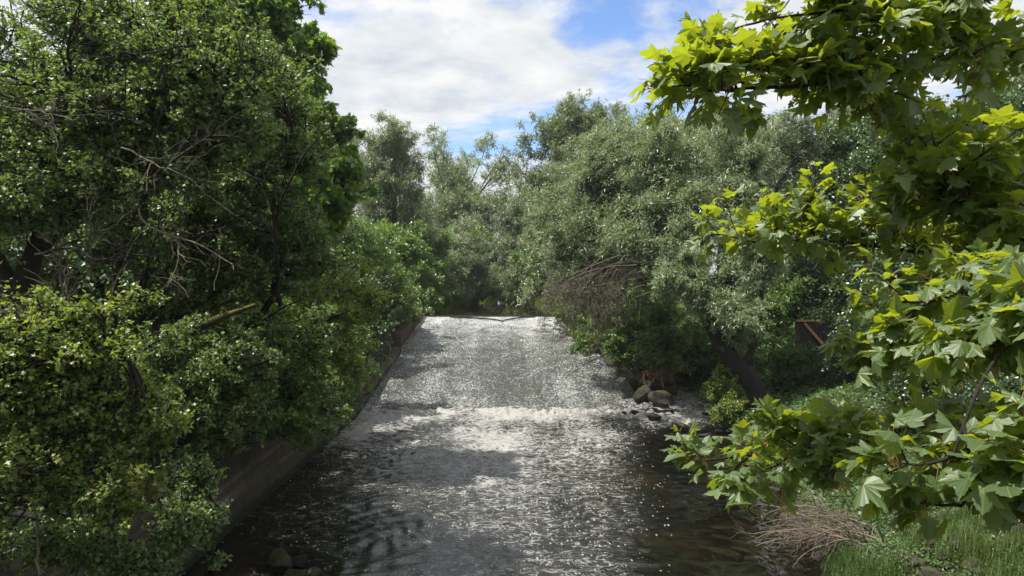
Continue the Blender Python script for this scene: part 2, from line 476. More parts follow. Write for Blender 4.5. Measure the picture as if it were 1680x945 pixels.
def brick_mat():
    m, nt, o = new_mat('old_brick')
    g = N(nt, 'ShaderNodeNewGeometry'); P = g.outputs['Position']
    sp = N(nt, 'ShaderNodeSeparateXYZ', ins={0: P})
    v = N(nt, 'ShaderNodeCombineXYZ', ins={0: sp.outputs[1], 1: sp.outputs[2], 2: sp.outputs[0]})
    bt = N(nt, 'ShaderNodeTexBrick', ins={'Vector': v.outputs[0], 'Scale': 1.0, 'Color1': (0.13, 0.062, 0.045, 1), 'Color2': (0.09, 0.05, 0.038, 1), 'Mortar': (0.09, 0.075, 0.06, 1), 'Mortar Size': 0.012, 'Brick Width': 0.25, 'Row Height': 0.09})
    c = mixc(nt, ramp(nt, noise(nt, P, 1.2, 5, 0.6), [(0.5, 0.0), (0.68, 0.85)]), bt.outputs[0], (0.045, 0.05, 0.02))
    b = N(nt, 'ShaderNodeBump', ins={'Height': noise(nt, P, 12, 5, 0.6), 'Strength': 0.5, 'Distance': 0.04})
    p = N(nt, 'ShaderNodeBsdfPrincipled', ins={'Base Color': c, 'Roughness': 0.9, 'Normal': b.outputs[0]})
    nt.links.new(p.outputs[0], o.inputs[0])
    return m


def water_mat(name, deep, bed, wave_scale, wave_h, foam_scale, foam_col=(0.62, 0.60, 0.55), stretch=(1, 1, 1), rough=0.06, fsoft=0.06, specks=None, bedcut=(0.5, 0.75), fdist=0.3, lace=0):
    m, nt, o = new_mat(name)
    g = N(nt, 'ShaderNodeNewGeometry'); P = g.outputs['Position']
    at = N(nt, 'ShaderNodeAttribute', attribute_name='foam')
    Pm = mapping(nt, P, stretch)
    n1 = noise(nt, Pm, wave_scale, 4, 0.6, 0.6)
    n2 = noise(nt, Pm, wave_scale * 3.7, 3, 0.6, 0.4)
    h = math_(nt, 'ADD', n1, math_(nt, 'MULTIPLY', n2, 0.35))
    st = math_(nt, 'ADD', math_(nt, 'MULTIPLY', at.outputs['Fac'], 2.2), 0.12, clamp=True)
    b = N(nt, 'ShaderNodeBump', ins={'Height': h, 'Strength': st, 'Distance': wave_h})
    c0 = mixc(nt, ramp(nt, noise(nt, P, 0.22, 4, 0.55), [(bedcut[0], 0.0), (bedcut[1], 1.0)]), deep, bed)
    # milky with air below the weir, and paler in place of sky reflection
    c = mixc(nt, math_(nt, 'MULTIPLY', math_(nt, 'SUBTRACT', at.outputs['Fac'], 0.15), 0.35, clamp=True), c0, (0.12, 0.125, 0.115))
    p = N(nt, 'ShaderNodeBsdfPrincipled', ins={'Base Color': c, 'Roughness': rough, 'IOR': 1.6, 'Normal': b.outputs[0], 'Specular IOR Level': 0.5})
    fn = noise(nt, Pm, foam_scale, 5, 0.72, fdist)
    big = noise(nt, P, 0.9, 3, 0.6)
    amt = math_(nt, 'ADD', at.outputs['Fac'], math_(nt, 'MULTIPLY', math_(nt, 'SUBTRACT', big, 0.5), 0.45))
    thr = math_(nt, 'SUBTRACT', 0.80, math_(nt, 'MULTIPLY', amt, 0.5))
    mk = N(nt, 'ShaderNodeMapRange', ins={0: fn, 1: thr, 2: math_(nt, 'ADD', thr, fsoft), 3: 0.0, 4: 1.0}).outputs[0]
    if specks:      # single flecks of froth drifting on the surface
        vo = N(nt, 'ShaderNodeTexVoronoi', ins={'Vector': mapping(nt, P, (1, 0.55, 0)), 'Scale': specks[0], 'Randomness': 1.0})
        vo.voronoi_dimensions = '2D'
        vs = N(nt, 'ShaderNodeSeparateColor', ins={0: vo.outputs['Color']})
        rad = math_(nt, 'MULTIPLY', math_(nt, 'POWER', vs.outputs[1], 2.5), specks[1])
        keep = math_(nt, 'GREATER_THAN', math_(nt, 'ADD', math_(nt, 'MULTIPLY', at.outputs['Fac'], 0.9), math_(nt, 'MULTIPLY', math_(nt, 'SUBTRACT', noise(nt, P, 0.5, 3), 0.5), 1.2)), vs.outputs[0])
        dd = math_(nt, 'ADD', vo.outputs['Distance'], math_(nt, 'MULTIPLY', math_(nt, 'SUBTRACT', noise(nt, P, 14, 2), 0.5), 0.35))
        sk = math_(nt, 'MULTIPLY', math_(nt, 'LESS_THAN', dd, rad), keep)
        mk = math_(nt, 'MAXIMUM', mk, math_(nt, 'MULTIPLY', sk, 0.85))
    if lace:  # foam lace; its lines also paint sky glints on the ripple crests
        ln = noise(nt, mapping(nt, P, (0.8, 1.5, 1)), lace, 4, 0.55, 1.6)
        rid = math_(nt, 'SUBTRACT', 1.0, math_(nt, 'MULTIPLY', math_(nt, 'ABSOLUTE', math_(nt, 'SUBTRACT', ln, 0.5)), 2.0))
        th = math_(nt, 'SUBTRACT', 1.02, math_(nt, 'MULTIPLY', amt, 0.18))
        lm = N(nt, 'ShaderNodeMapRange', ins={0: rid, 1: th, 2: math_(nt, 'ADD', th, 0.05), 3: 0.0, 4: 0.9}).outputs[0]
        lm = math_(nt, 'MULTIPLY', lm, ramp(nt, noise(nt, P, 3.1, 3, 0.6), [(0.38, 0.0), (0.55, 1.0)]))
        mk = math_(nt, 'MAXIMUM', mk, lm)
    fb = N(nt, 'ShaderNodeBump', ins={'Height': fn, 'Strength': 0.7, 'Distance': 0.08})
    d = N(nt, 'ShaderNodeBsdfPrincipled', ins={'Base Color': (*foam_col, 1), 'Roughness': 0.55, 'Normal': fb.outputs[0]})
    mx = N(nt, 'ShaderNodeMixShader', ins={0: mk, 1: p.outputs[0], 2: d.outputs[0]})
    nt.links.new(mx.outputs[0], o.inputs[0])
    return m


M['wall'] = wall_mat()
M['brick'] = brick_mat()
M['river'] = water_mat('river_water', (0.004, 0.0035, 0.0025), (0.018, 0.012, 0.005), 3.4, 0.045, 4.6, (0.30, 0.295, 0.28), stretch=(0.55, 1.35, 1), fsoft=0.10, fdist=1.3, lace=1.5, specks=(9.5, 0.30), rough=0.04)
M['weir'] = water_mat('weir_water', (0.035, 0.037, 0.032), (0.060, 0.058, 0.045), 9.0, 0.10, 9.0, (0.46, 0.47, 0.465), stretch=(1, 0.6, 1), rough=0.15, fsoft=0.22)
M['pool'] = water_mat('pool_water', (0.022, 0.025, 0.013), (0.03, 0.03, 0.015), 1.2, 0.012, 7.0, rough=0.03)
M['rock'] = surf_mat('rock', [(0.3, (0.016, 0.013, 0.010)), (0.7, (0.065, 0.054, 0.040))], 2.5, 0.85, 0.8, moss=((0.040, 0.045, 0.014), 0.85, 1.8), wet=0.25)
M['rock_moss'] = surf_mat('mossy_rock', [(0.3, (0.015, 0.012, 0.009)), (0.7, (0.06, 0.050, 0.036))], 2.5, 0.85, 0.7, moss=((0.040, 0.046, 0.013), 0.55, 1.8), wet=0.25)
M['rock_dark'] = surf_mat('dark_rock', [(0.3, (0.012, 0.011, 0.009)), (0.7, (0.036, 0.032, 0.026))], 2.5, 0.95, 0.6, spec=0.15, moss=((0.035, 0.045, 0.012), 0.9, 2.0))  # darkened rock colour, stands in for shade on the right waterline stones
M['soil'] = surf_mat('bank_soil', [(0.3, (0.014, 0.012, 0.008)), (0.55, (0.026, 0.024, 0.013)), (0.8, (0.04, 0.042, 0.018))], 1.2, 0.95, 0.6, moss=((0.026, 0.040, 0.010), 0.85, 1.1))
M['timber_dark'] = surf_mat('weathered_board', [(0.3, (0.016, 0.014, 0.013)), (0.7, (0.05, 0.046, 0.044))], 3, 0.9, 0.4, (8, 8, 0.4))
M['timber'] = surf_mat('orange_timber', [(0.3, (0.26, 0.12, 0.05)), (0.7, (0.42, 0.22, 0.10))], 4, 0.7, 0.3, (1, 6, 6))
M['crest'] = surf_mat('crest_timber', [(0.3, (0.02, 0.018, 0.014)), (0.7, (0.06, 0.055, 0.045))], 3, 0.6, 0.4)
M['dry_grass'] = surf_mat('dead_grass', [(0.3, (0.06, 0.04, 0.02)), (0.7, (0.15, 0.095, 0.05))], 6, 0.95, 0.8, (4, 4, 1))


# ------------------------------------------------------------------ terrain
WY0, WY1, WZ = 39.5, 68.0, 3.6                      # foot and crest of the weir


def weir_z(y): return WZ * np.clip((y - WY0) / (WY1 - WY0), 0, 1)


def right_edge(y):
    return np.interp(y, [0, 12, 17, 21, 28, 34, 38.4, 39.6, 40.6, 68, 76, 88, 100, 112, 118], [5.6, 6.2, 7.6, 9.0, 9.9, 10.6, 11.2, 11.4, 7.9, 4.3, 5.0, 4.2, 3.0, 1.0, -2.5])


def left_edge(y):
    return np.interp(y, [0, 66, 72, 80, 90, 100, 112, 118], [-8.7, -8.7, -8.6, -7.2, -6.5, -5.5, -3.6, -2.6])


def ground_z(x, y):
    x = np.asarray(x, float); y = np.asarray(y, float)
    nz = fbm(np.stack([x * 0.35, y * 0.35, 0 * x], -1), 5, 4) * 0.35
    zw = weir_z(y)
    zl = np.where(y > 69, 3.62 + np.clip(0.22 * (left_edge(y) - x), 0, 0.9), np.maximum(3.25, zw + 0.75)) + 0.06 * np.clip(-9.2 - x, 0, 30) + nz
    dr = x - right_edge(y)
    base = np.where(y < 40, 0.05, np.where(y > 69, 3.55, zw + 0.22))
    zr = np.minimum(base + 0.38 * np.clip(dr, 0, 4) + 0.22 * np.clip(dr - 4, 0, 30), np.maximum(4.4, zw + 1.0) + 0.04 * np.clip(x - 20, 0, 30)) + nz * np.clip(dr, 0.15, 1.5)
    bed = np.where(y < WY1, zw - 1.2, 2.4)
    z = np.where(x < left_edge(y) - 0.25, zl, np.where(dr > 0, zr, bed))
    notch = (x > 9.0) & (x < 12.4) & (y > 38.5) & (y < 48)
    z = np.where(notch, np.minimum(z, 0.16 * (y - 38.5) - 0.35), z)
    far = np.clip((np.hypot(x, y) - 150) / 100, 0, 1)
    return z + far * 1.5


def grid_mesh(xs, ys, zf):
    X, Y = np.meshgrid(xs, ys)
    Z = zf(X, Y)
    n, mcol = X.shape
    i = np.arange(n - 1)[:, None] * mcol; j = np.arange(mcol - 1)[None]
    f = np.stack([i + j, i + j + 1, i + mcol + j + 1, i + mcol + j], -1).reshape(-1, 4)
    return np.stack([X, Y, Z], -1).reshape(-1, 3), f


mb = MB()
xs = np.r_[-700, -400, -200, -120, np.arange(-80, -16, 4), np.arange(-16, 24, 0.4), np.arange(24, 80, 4), 120, 200, 400, 700]
ys = np.r_[-60, -30, -12, np.arange(-4, 74, 0.5), np.arange(74, 122, 2), 130, 145, 170, 220, 300, 500, 900]
v, f = grid_mesh(xs, ys, ground_z)
mb.add(v, f)
tag(mb.build('ground', M['soil'], smooth=True), kind='structure')

# ------------------------------------------------------------------ water
rng = np.random.default_rng(11)


def waves(x, y, n, l0, l1, amp, seed, main=None):
    r = np.random.default_rng(seed)
    z = 0
    wx = x + 0.7 * vnoise(np.stack([x * .5, y * .5, 0 * x], -1), seed); wy = y + 0.7 * vnoise(np.stack([x * .5, y * .5, 0 * x + 9], -1), seed)
    for k in range(n):
        L = l0 * (l1 / l0) ** r.random()
        a = r.uniform(0, 2 * PI) if main is None else r.normal(main, 0.75)
        z = z + L * np.sin(2 * PI / L * (wx * math.cos(a) + wy * math.sin(a)) + r.uniform(0, 6.28))
    return z * amp / math.sqrt(n)


def river_z(X, Y):
    e = np.clip((Y - 14) / 26, 0, 1)
    calm = np.clip((X - 2.5 - 0.12 * (Y - 18)) / 3.0, 0, 1) * np.clip((37 - Y) / 6, 0, 1)      # slack water at the right bank
    calm = np.maximum(calm, np.clip((-5.5 - X) / 2.0, 0, 1) * 0.7 * np.clip((36 - Y) / 6, 0, 1))
    a = (0.75 + 0.5 * e) * (1 - 0.78 * calm)
    z = a * (waves(X, Y, 30, 0.34, 1.0, 0.046, 4, PI / 2) + waves(X, Y, 14, 1.2, 3.2, 0.012, 14, PI / 2))
    foot = np.exp(-((Y - 38.0 + 0.35 * np.sin(X * 0.9)) / 0.9) ** 2)
    lump = np.abs(fbm(np.stack([X * 2.2, Y * 2.2, 0 * X], -1), 8, 4, .65))
    z = z + foot * (0.03 + 0.48 * lump) * np.clip((9.5 - X) / 2, 0.3, 1)
    near = np.clip((Y - 31) / 6, 0, 1) * (1 - foot)
    return z + near * 0.18 * fbm(np.stack([X * 1.6, Y * 1.2, 0 * X], -1), 9, 4)


xs = np.arange(-9.2, 12.6, 0.085); ys = np.r_[np.arange(-8, 13, 0.5), np.arange(13, 40.3, 0.085)]
v, f = grid_mesh(xs, ys, river_z)
X, Y = v[:, 0], v[:, 1]
foot = np.exp(-((Y - 38.0 + 0.6 * 2.2 * fbm(np.stack([X * .45, 0 * X, 0 * X], -1), 3, 3)) / np.where(Y > 38, 1.0, 2.0)) ** 2) * (0.70 + 1.2 * fbm(np.stack([X * .8, Y * .8, 0 * X], -1), 13, 3))
decay = np.clip((Y - 16) / 22, 0, 1)
mid = np.exp(-((X - 0.2) / 5.0) ** 2)  # extra foam in mid-river, painted in place of bright sky reflection
sw = fbm(np.stack([X * 0.5, Y * 0.28, 0 * X], -1), 21, 3)
foam = 0.13 + 0.36 * decay ** 2.0 + 0.40 * foot + 0.30 * mid + 0.22 * sw * (0.3 + decay)
foam = foam - 0.34 * np.clip((X - 2.2 - 0.16 * (Y - 18)) / 3, 0, 1) * np.clip((36.5 - Y) / 4, 0, 1)
foam = foam + 0.10 * np.clip((-3.0 - X) / 3, 0, 1) * np.clip((Y - 16) / 6, 0, 1)
rap = np.exp(-(((X - 9.2) / 2.2) ** 2 + ((Y - 38.2) / 2.6) ** 2))
foam = foam + 0.50 * rap
tong = np.clip(fbm(np.stack([X * 0.55, Y * 0.16, 0 * X], -1), 61, 3) * 2.0, -0.4, 1)
foam = foam + 0.30 * tong * np.clip((Y - 27) / 6, 0, 1) * np.clip((38 - Y) / 1.5, 0, 1)
mb = MB(); mb.add(v, f, 0, foam)
tag(mb.build('river', M['river'], smooth=True, attr='foam'), kind='structure')


def weir_surf(X, Y):
    s = (Y - WY0) / (WY1 - WY0)
    z = weir_z(Y) - 0.12 * np.clip(1 - np.abs(s - 1) / 0.06, 0, 1) * 0
    # lip at the crest, curving down
    z = z - 0.25 * np.clip((s - 0.93) / 0.07, 0, 1) ** 2 * 0
    n = fbm(np.stack([X * 3.0, Y * 1.6, 0 * X], -1), 31, 4, 0.7)
    return z + 0.03 + 0.11 * n * np.clip((1.0 - s) / 0.04, 0.1, 1)


xs = np.arange(-8.75, 9.2, 0.08); ys = np.arange(WY0 - 1.2, WY1 + 0.01, 0.1)
v, f = grid_mesh(xs, ys, weir_surf)
X, Y = v[:, 0], v[:, 1]
s = (Y - WY0) / (WY1 - WY0)
fo = 0.60 + 0.22 * np.clip((s - 0.40) / 0.45, 0, 1) + 0.16 * fbm(np.stack([X * 0.25, Y * 0.16, 0 * X], -1), 33, 3)
fo = fo + 0.07 * fbm(np.stack([X * 1.6, Y * 0.12, 0 * X], -1), 35, 3)
mb = MB(); mb.add(v, f, 0, fo)
tag(mb.build('weir_water', M['weir'], smooth=True, attr='foam'), kind='structure')

# side stream tumbling between the boulders and the right bank
def rap_z(X, Y):
    n = fbm(np.stack([X * 1.6, Y * 1.3, 0 * X], -1), 41, 4, 0.6)
    return 0.16 * (Y - 38.5) + 0.06 + 0.38 * np.abs(n)


v, f = grid_mesh(np.arange(8.9, 12.7, 0.07), np.arange(37.6, 47.6, 0.07), rap_z)
mb = MB(); mb.add(v, f, 0, 0.68 + 0.3 * fbm(v * 0.7, 44, 3))
tag(mb.build('rapids', M['river'], smooth=True, attr='foam'), kind='structure')

mb = MB()
v, f = grid_mesh(np.arange(-12, 12.1, 0.5), np.arange(WY1 + 0.02, 124, 0.5), lambda X, Y: 0 * X + WZ + 0.10)
mb.add(v, f, 0, -1.0)
tag(mb.build('pool', M['pool'], smooth=True, attr='foam'), kind='structure')


# ------------------------------------------------------------------ built things
def box(mb, c, s, rot=None, mi=0):
    c = np.asarray(c, float); h = np.asarray(s, float) / 2
    v = np.array([[x, y, z] for x in (-1, 1) for y in (-1, 1) for z in (-1, 1)]) * h
    if rot is not None: v = v @ np.asarray(rot).T
    f = np.array([[0, 1, 3, 2], [4, 6, 7, 5], [0, 4, 5, 1], [2, 3, 7, 6], [0, 2, 6, 4], [1, 5, 7, 3]])
    mb.add(v + c, f, mi)


def prism_run(mb, prof, ys, noise_amp=0.02, seed=1, mi=0):
    """prof(y) -> (n,2) closed profile in x,z swept along y"""
    P = np.array([np.c_[np.asarray(prof(y))[:, 0], np.full(len(prof(y)), y), np.asarray(prof(y))[:, 1]] for y in ys])
    P = P + noise_amp * np.stack([fbm(P * 1.3, seed, 3), np.zeros(P.shape[:2]), fbm(P * 1.3 + 50, seed, 3)], -1)
    n, m = P.shape[:2]
    i = np.arange(n - 1)[:, None] * m; j = np.arange(m)[None]; j2 = (j + 1) % m
    mb.add(P, np.stack([i + j, i + m + j, i + m + j2, i + j2], -1).reshape(-1, 4), mi)
    for k in (0, n - 1):
        mb.add(P[k], np.arange(m)[None] if k else np.arange(m)[::-1][None], mi)


mb = MB()
def wallprof(y):
    zs = np.linspace(-0.9, 1.1, 5); ws = np.linspace(1.1, 3.4, 8)[1:]
    toe = [(-8.05 - 0.28 * (z + 0.9), z) for z in zs]
    up = [(-8.62 - 0.05 * (z - 1.1), z) for z in ws]
    return np.array(toe + [(-8.60, 1.14)] + up + [(-9.35, 3.4), (-9.35, -0.9)])
prism_run(mb, wallprof, np.arange(-2, 39.6, 0.4), 0.05, 2)
tag(mb.build('river_wall', M['wall']), 'stained brown concrete retaining wall with sloping toe along the left bank', 'wall')

mb = MB()
def flank(y):
    z = float(weir_z(np.array(y)))
    t = z + 0.5 + 0.12 * math.sin((y - 40) * 0.5)
    if y > 53: t = z + 0.5 - 0.5 * (y - 53)
    return np.array([(-8.55, z - 0.8), (-8.5, t - 0.22), (-8.58, t - 0.04), (-8.75, t), (-9.7, t + 0.08), (-9.95, t - 0.1), (-9.95, z - 0.8)])
prism_run(mb, flank, np.arange(39.7, 54.01, 0.4), 0.06, 6)
tag(mb.build('flank_wall', M['wall']), 'sloping concrete side wall along the left edge of the weir', 'wall')

mb = MB()
def brickp(y):
    z = float(weir_z(np.array(y)))
    t = z + 1.25 - 0.025 * (y - 54)
    return np.array([(-8.72, z - 0.6), (-8.70, t), (-9.5, t + 0.04), (-9.5, z - 0.6)])
prism_run(mb, brickp, np.arange(54.2, 67.9, 0.4), 0.07, 7)
tag(mb.build('brick_wall', M['brick']), 'low crumbling red brick wall beside the top of the weir', 'wall')

mb = MB()
v, f = grid_mesh(np.arange(-8.7, 8.0, 0.25), np.array([WY1 - 0.06, WY1 + 0.14]), lambda X, Y: WZ + 0.13 + 0.02 * fbm(np.stack([X, Y, 0 * X], -1), 3, 3))
nv = len(v)
v2 = v.copy(); v2[:, 2] -= 0.16
mb.add(v, f); n = nv // 2
q = np.array([[k, k + 1, nv + k + 1, nv + k] for k in range(n - 1)])
mb.add(np.r_[v, v2], q[:, ::-1]); mb.add(np.r_[v, v2], np.array([[n + k, n + k + 1, nv + n + k + 1, nv + n + k] for k in range(n - 1)]))
mb.add(v2, f[:, ::-1])
tag(mb.build('weir_crest', M['crest']), 'dark straight sill along the crest of the weir', 'weir')

# the two bare branches stranded just below the crest
for pts, lab in (([W(738, 522, 67.3), W(790, 524, 66.4), W(815, 528, 65.6), W(826, 533, 64.8)], 'longer bare branch stranded under the weir sill, sloping down to the right'),
                 ([W(878, 521, 67.4), W(850, 524, 66.6), W(826, 530, 65.4)], 'shorter bare branch stranded under the weir sill, sloping down to the left')):
    mb = MB(); p = np.array(pts); p[:, 2] = weir_z(p[:, 1]) + 0.17
    trunk_tube(mb, p - p[0], np.linspace(0.10, 0.05, len(p)), 6, 14)
    o = mb.build('stranded_branch', M['bark_dark'], smooth=True, origin=p[0])
    tag(o, lab, 'branch', 'branches stranded on the weir crest')

# board fence side with an orange rail and brace
c = W(1336, 552, 39.5)
sx, sy, sz = c
zb = float(ground_z(sx, sy)) - 0.1; zt = W(1336, 526, 39.5)[2]
root = empty('timber_fence', (sx, sy, zb), 'dark upright board fence panel with orange rail and diagonal brace among the trees', 'fence')
mb = MB()
r2 = np.random.default_rng(5)
x0, x1 = -1.02, 1.05
nb = 13
for k in range(nb):
    w = (x1 - x0) / nb
    h = zt - zb - 0.03 + r2.uniform(-0.04, 0.0)
    box(mb, (x0 + w * (k + .5), r2.uniform(-0.012, 0.012), h / 2), (w * 0.94, 0.03, h))
mb.build('board_panel', M['timber_dark'], root)
mb = MB(); box(mb, (1.0, 0.08, (zt - zb) / 2 - .05), (0.11, 0.11, zt - zb)); mb.build('post', M['timber_dark'], root)
mb = MB(); box(mb, (-0.98, 0.08, (zt - zb) / 2 - .05), (0.11, 0.11, zt - zb)); mb.build('post', M['timber_dark'], root)
mb = MB(); box(mb, (0.02, -0.09, zt - zb + 0.0), (2.15, 0.10, 0.11)); mb.build('rail', M['timber'], root)
a = W(1319, 530, 39.5) - c; b = W(1357, 573, 39.5) - c
dz = c[2] - zb
mb = MB(); d = b - a; L = np.linalg.norm(d); th = math.atan2(d[2], d[0])
rot = np.array([[math.cos(th), 0, -math.sin(th)], [0, 1, 0], [math.sin(th), 0, math.cos(th)]])
box(mb, ((a + b) / 2 + np.array([0, -0.08, dz])), (L, 0.07, 0.15), rot); mb.build('brace', M['timber'], root)


# ------------------------------------------------------------------ rocks
def rock(loc, size, seed, mat, label, group, name='boulder', sub=4, flat=0.7):
    import bmesh
    bm = bmesh.new(); bmesh.ops.create_icosphere(bm, subdivisions=sub, radius=1)
    v = np.array([x.co[:] for x in bm.verts])
    r = np.random.default_rng(seed)
    # cut by random planes for facets
    for k in range(15):
        nrm_ = nrm(r.normal(size=3)); d = r.uniform(0.48, 0.80)
        s = v @ nrm_ - d
        v = v - np.clip(s, 0, None)[:, None] * nrm_ * 0.97
    v = v * (1 + 0.22 * fbm(v * 1.3 + seed, seed, 4)[:, None] + 0.08 * fbm(v * 5 + seed, seed, 3)[:, None])
    for x, c in zip(bm.verts, v * np.asarray(size)): x.co = c
    for fc in bm.faces: fc.smooth = True
    me = bpy.data.meshes.new(name); bm.to_mesh(me); bm.free()
    me.materials.append(mat)
    o = bpy.data.objects.new(name, me); COL.objects.link(o)
    o.location = [float(c) for c in loc]; o.rotation_euler = (0, 0, r.uniform(0, 6.28) * 0)
    return tag(o, label, 'rock', group)


G = 'boulders where the weir meets the rapids'
rock(W(1057, 648, 38.6) + [0, 0, 0], (0.62, 0.6, 0.62), 2, M['rock'], 'upright dark boulder at the foot of the weir, left of the broad one', G)
rock(W(1086, 653, 38.3), (0.85, 0.7, 0.55), 3, M['rock_moss'], 'broad dark wet boulder standing in the white rapids', G)
rock(W(1066, 630, 39.6), (0.60, 0.6, 0.50), 4, M['rock'], 'pale brown slab boulder resting on the darker two', G)
rock(W(1088, 627, 39.8), (0.62, 0.45, 0.40), 7, M['rock_moss'], 'mossy yellow green boulder at the top of the pile', G)
rock(W(1100, 640, 39.9), (0.5, 0.6, 0.45), 9, M['rock'], 'shadowed boulder behind the broad wet one', G)
rock(W(1074, 685, 36.0), (0.50, 0.4, 0.26), 12, M['rock'], 'flat wet rock poking out of the foam, largest in the shallows', G)
rock(W(1042, 676, 36.6), (0.28, 0.25, 0.15), 13, M['rock'], 'small dark rock barely above the foam', G)
rock(W(1025, 678, 36.6), (0.16, 0.18, 0.11), 14, M['rock'], 'tiniest dark rock in the foam, left of the small one', G)
G = 'rocks in the river at the near left'
rock(W(457, 925, 17.6), (0.34, 0.34, 0.34), 22, M['rock_moss'], 'mossy greenish rock rising from the dark water below the wall', G)
rock(W(492, 925, 17.9), (0.28, 0.28, 0.22), 23, M['rock_dark'], 'grey rock touching the mossy one in the dark water', G)
rock(W(478, 948, 16.9), (0.36, 0.3, 0.22), 24, M['rock_dark'], 'low rock at the bottom edge in front of the mossy one', G)
rock(W(515, 943, 17.0), (0.22, 0.25, 0.16), 25, M['rock'], 'small rock at the bottom edge right of the mossy one', G)
rock(W(350, 928, 17.8), (0.30, 0.3, 0.18), 26, M['rock'], 'dark stone at the toe of the retaining wall', G)
# stones with shade in their dark colour along the right waterline and mossy rubble on the right bank
r3 = np.random.default_rng(77)
G = 'shade-darkened stones along the right waterline'
for k in range(26):
    y = 16.5 + k * 0.85 + r3.uniform(-.3, .3); x = float(right_edge(np.array(y))) + r3.uniform(-0.35, 0.45)
    s = r3.uniform(0.18, 0.5)
    rock((x, y, 0.02 + r3.uniform(-.05, .08)), (s * 1.3, s * r3.uniform(.8, 1.5), s * .6), 100 + k, M['rock_dark'], 'shade-darkened stone at the foot of the grassy right bank', G, 'stone', 3)
G = 'mossy rubble stones on the right bank'
spots = [(1510, 885), (1548, 870), (1590, 880), (1625, 872), (1530, 915), (1575, 905), (1612, 915), (1650, 900), (1560, 938), (1600, 940), (1645, 935), (1672, 880), (1500, 930), (1480, 862), (1660, 850), (1440, 858)]
spots = spots + [(a + r3.uniform(-40, 40), b + r3.uniform(-22, 22)) for a, b in spots]
for k, (px, py) in enumerate(spots):
    # drop to the bank along the line of sight
    D = 9.0
    for D in np.arange(8, 30, 0.1):
        p = W(px, py, D)
        if p[2] < ground_z(p[0], p[1]): break
    s = r3.uniform(0.10, 0.27)
    rock(p + [0, 0, 0.10], (s, s * .9, s * .8), 200 + k, M['rock_moss'], 'rounded moss covered stone in the rubble among the bank grass', G, 'stone', 3)

# ------------------------------------------------------------------ far and middle trees
def up_trunk(x, y, h, r, lean=(0, 0), z0=None):
    z = float(ground_z(x, y)) - 0.2 if z0 is None else z0
    return [(x, y, z), (x + lean[0] * .3, y + lean[1] * .3, z + h * .33), (x + lean[0] * .7, y + lean[1] * .7, z + h * .66), (x + lean[0], y + lean[1], z + h)], [r, r * .75, r * .5, r * .15]


def blobs_px(lst):
    """(px, py, D, radius in photo pixels x, y, count)"""
    return [(W(a, b, D), (rx / F * D, ry / F * D * 0 + (rx + ry) / 2 / F * D, ry / F * D), n) for (a, b, D, rx, ry, n) in lst]


FAR = dict(m2=8, m3=6, l2=0.55, l3=0.30, jit=0.15, twig_r=0.014)
GF = 'trees along the far pool'
# tall grey-green willow on the left beyond the maple
x, y = W(648, 400, 78)[:2]
T1 = tree('willow_tree', 'tall loose grey green willow on the left bank above the weir', 'tree', (x, y, ground_z(x, y)), [up_trunk(x, y, 18, 0.45)],
     blobs_px([(640, 235, 78, 40, 45, 10), (655, 300, 78, 55, 55, 16), (672, 255, 78, 30, 40, 9), (610, 270, 78, 35, 50, 9), (640, 370, 77, 60, 45, 14), (690, 360, 78, 40, 40, 9), (600, 330, 78, 45, 60, 10)]), WILLOW, 0.42, M['bark'], M['poplar'], 301, GF, q=12, **FAR)
# sparse tree in the middle of the picture
x, y = W(770, 400, 116)[:2]
T2 = tree('poplar_tree', 'open airy tree with sky showing through at the end of the pool', 'tree', (x, y, ground_z(x, y)), [up_trunk(x, y, 17, 0.4, (1.5, 0))],
     blobs_px([(745, 325, 116, 36, 26, 9), (790, 312, 116, 38, 28, 9), (830, 275, 116, 32, 32, 9), (770, 365, 116, 60, 26, 10), (715, 345, 116, 28, 28, 6)]), WILLOW, 0.55, M['bark_dark'], M['poplar'], 302, GF, q=8, **FAR)
# tall trees right of the gap
x, y = W(960, 400, 88)[:2]
T3 = tree('poplar_tree', 'tallest dark green tree behind the big willow, top breaking the skyline', 'tree', (x, y, ground_z(x, y)), [up_trunk(x, y, 24, 0.55, (1, 0))],
     blobs_px([(930, 200, 88, 55, 35, 14), (890, 240, 88, 45, 40, 13), (980, 220, 88, 60, 45, 14), (870, 290, 88, 45, 45, 11), (930, 290, 88, 70, 60, 18), (1020, 240, 86, 60, 60, 14), (950, 380, 88, 70, 50, 12)]), WILLOW, 0.5, M['bark_dark'], M['poplar'], 303, GF, q=13, **FAR)
# rounded willows round the pool
x, y = W(760, 470, 96)[:2]
x2 = x
T4 = tree('willow_bush', 'rounded pale grey green willow hanging over the left of the pool', 'tree', (x - 1.5, y, ground_z(x - 1.5, y)), [up_trunk(x - 1.5, y, 7, 0.3)],
     blobs_px([(770, 400, 94, 45, 45, 14), (730, 420, 92, 45, 50, 14), (790, 440, 94, 35, 35, 10), (745, 465, 92, 55, 22, 10)]), WILLOW, 0.42, M['bark'], M['willow'], 304, GF, q=13, **FAR)
x, y = W(850, 450, 104)[:2]
T5 = tree('willow_bush', 'yellowish green willow closing the end of the pool', 'tree', (x, y + 8, ground_z(x, y + 8)), [up_trunk(x, y + 8, 8, 0.3)],
     blobs_px([(835, 370, 110, 40, 40, 13), (850, 430, 106, 45, 45, 13), (815, 455, 108, 40, 22, 9), (880, 390, 108, 40, 60, 12), (860, 330, 112, 45, 30, 10)]), WILLOW, 0.46, M['bark'], M['willow'], 305, GF, q=13, **FAR)
x, y = W(690, 470, 74)[:2]
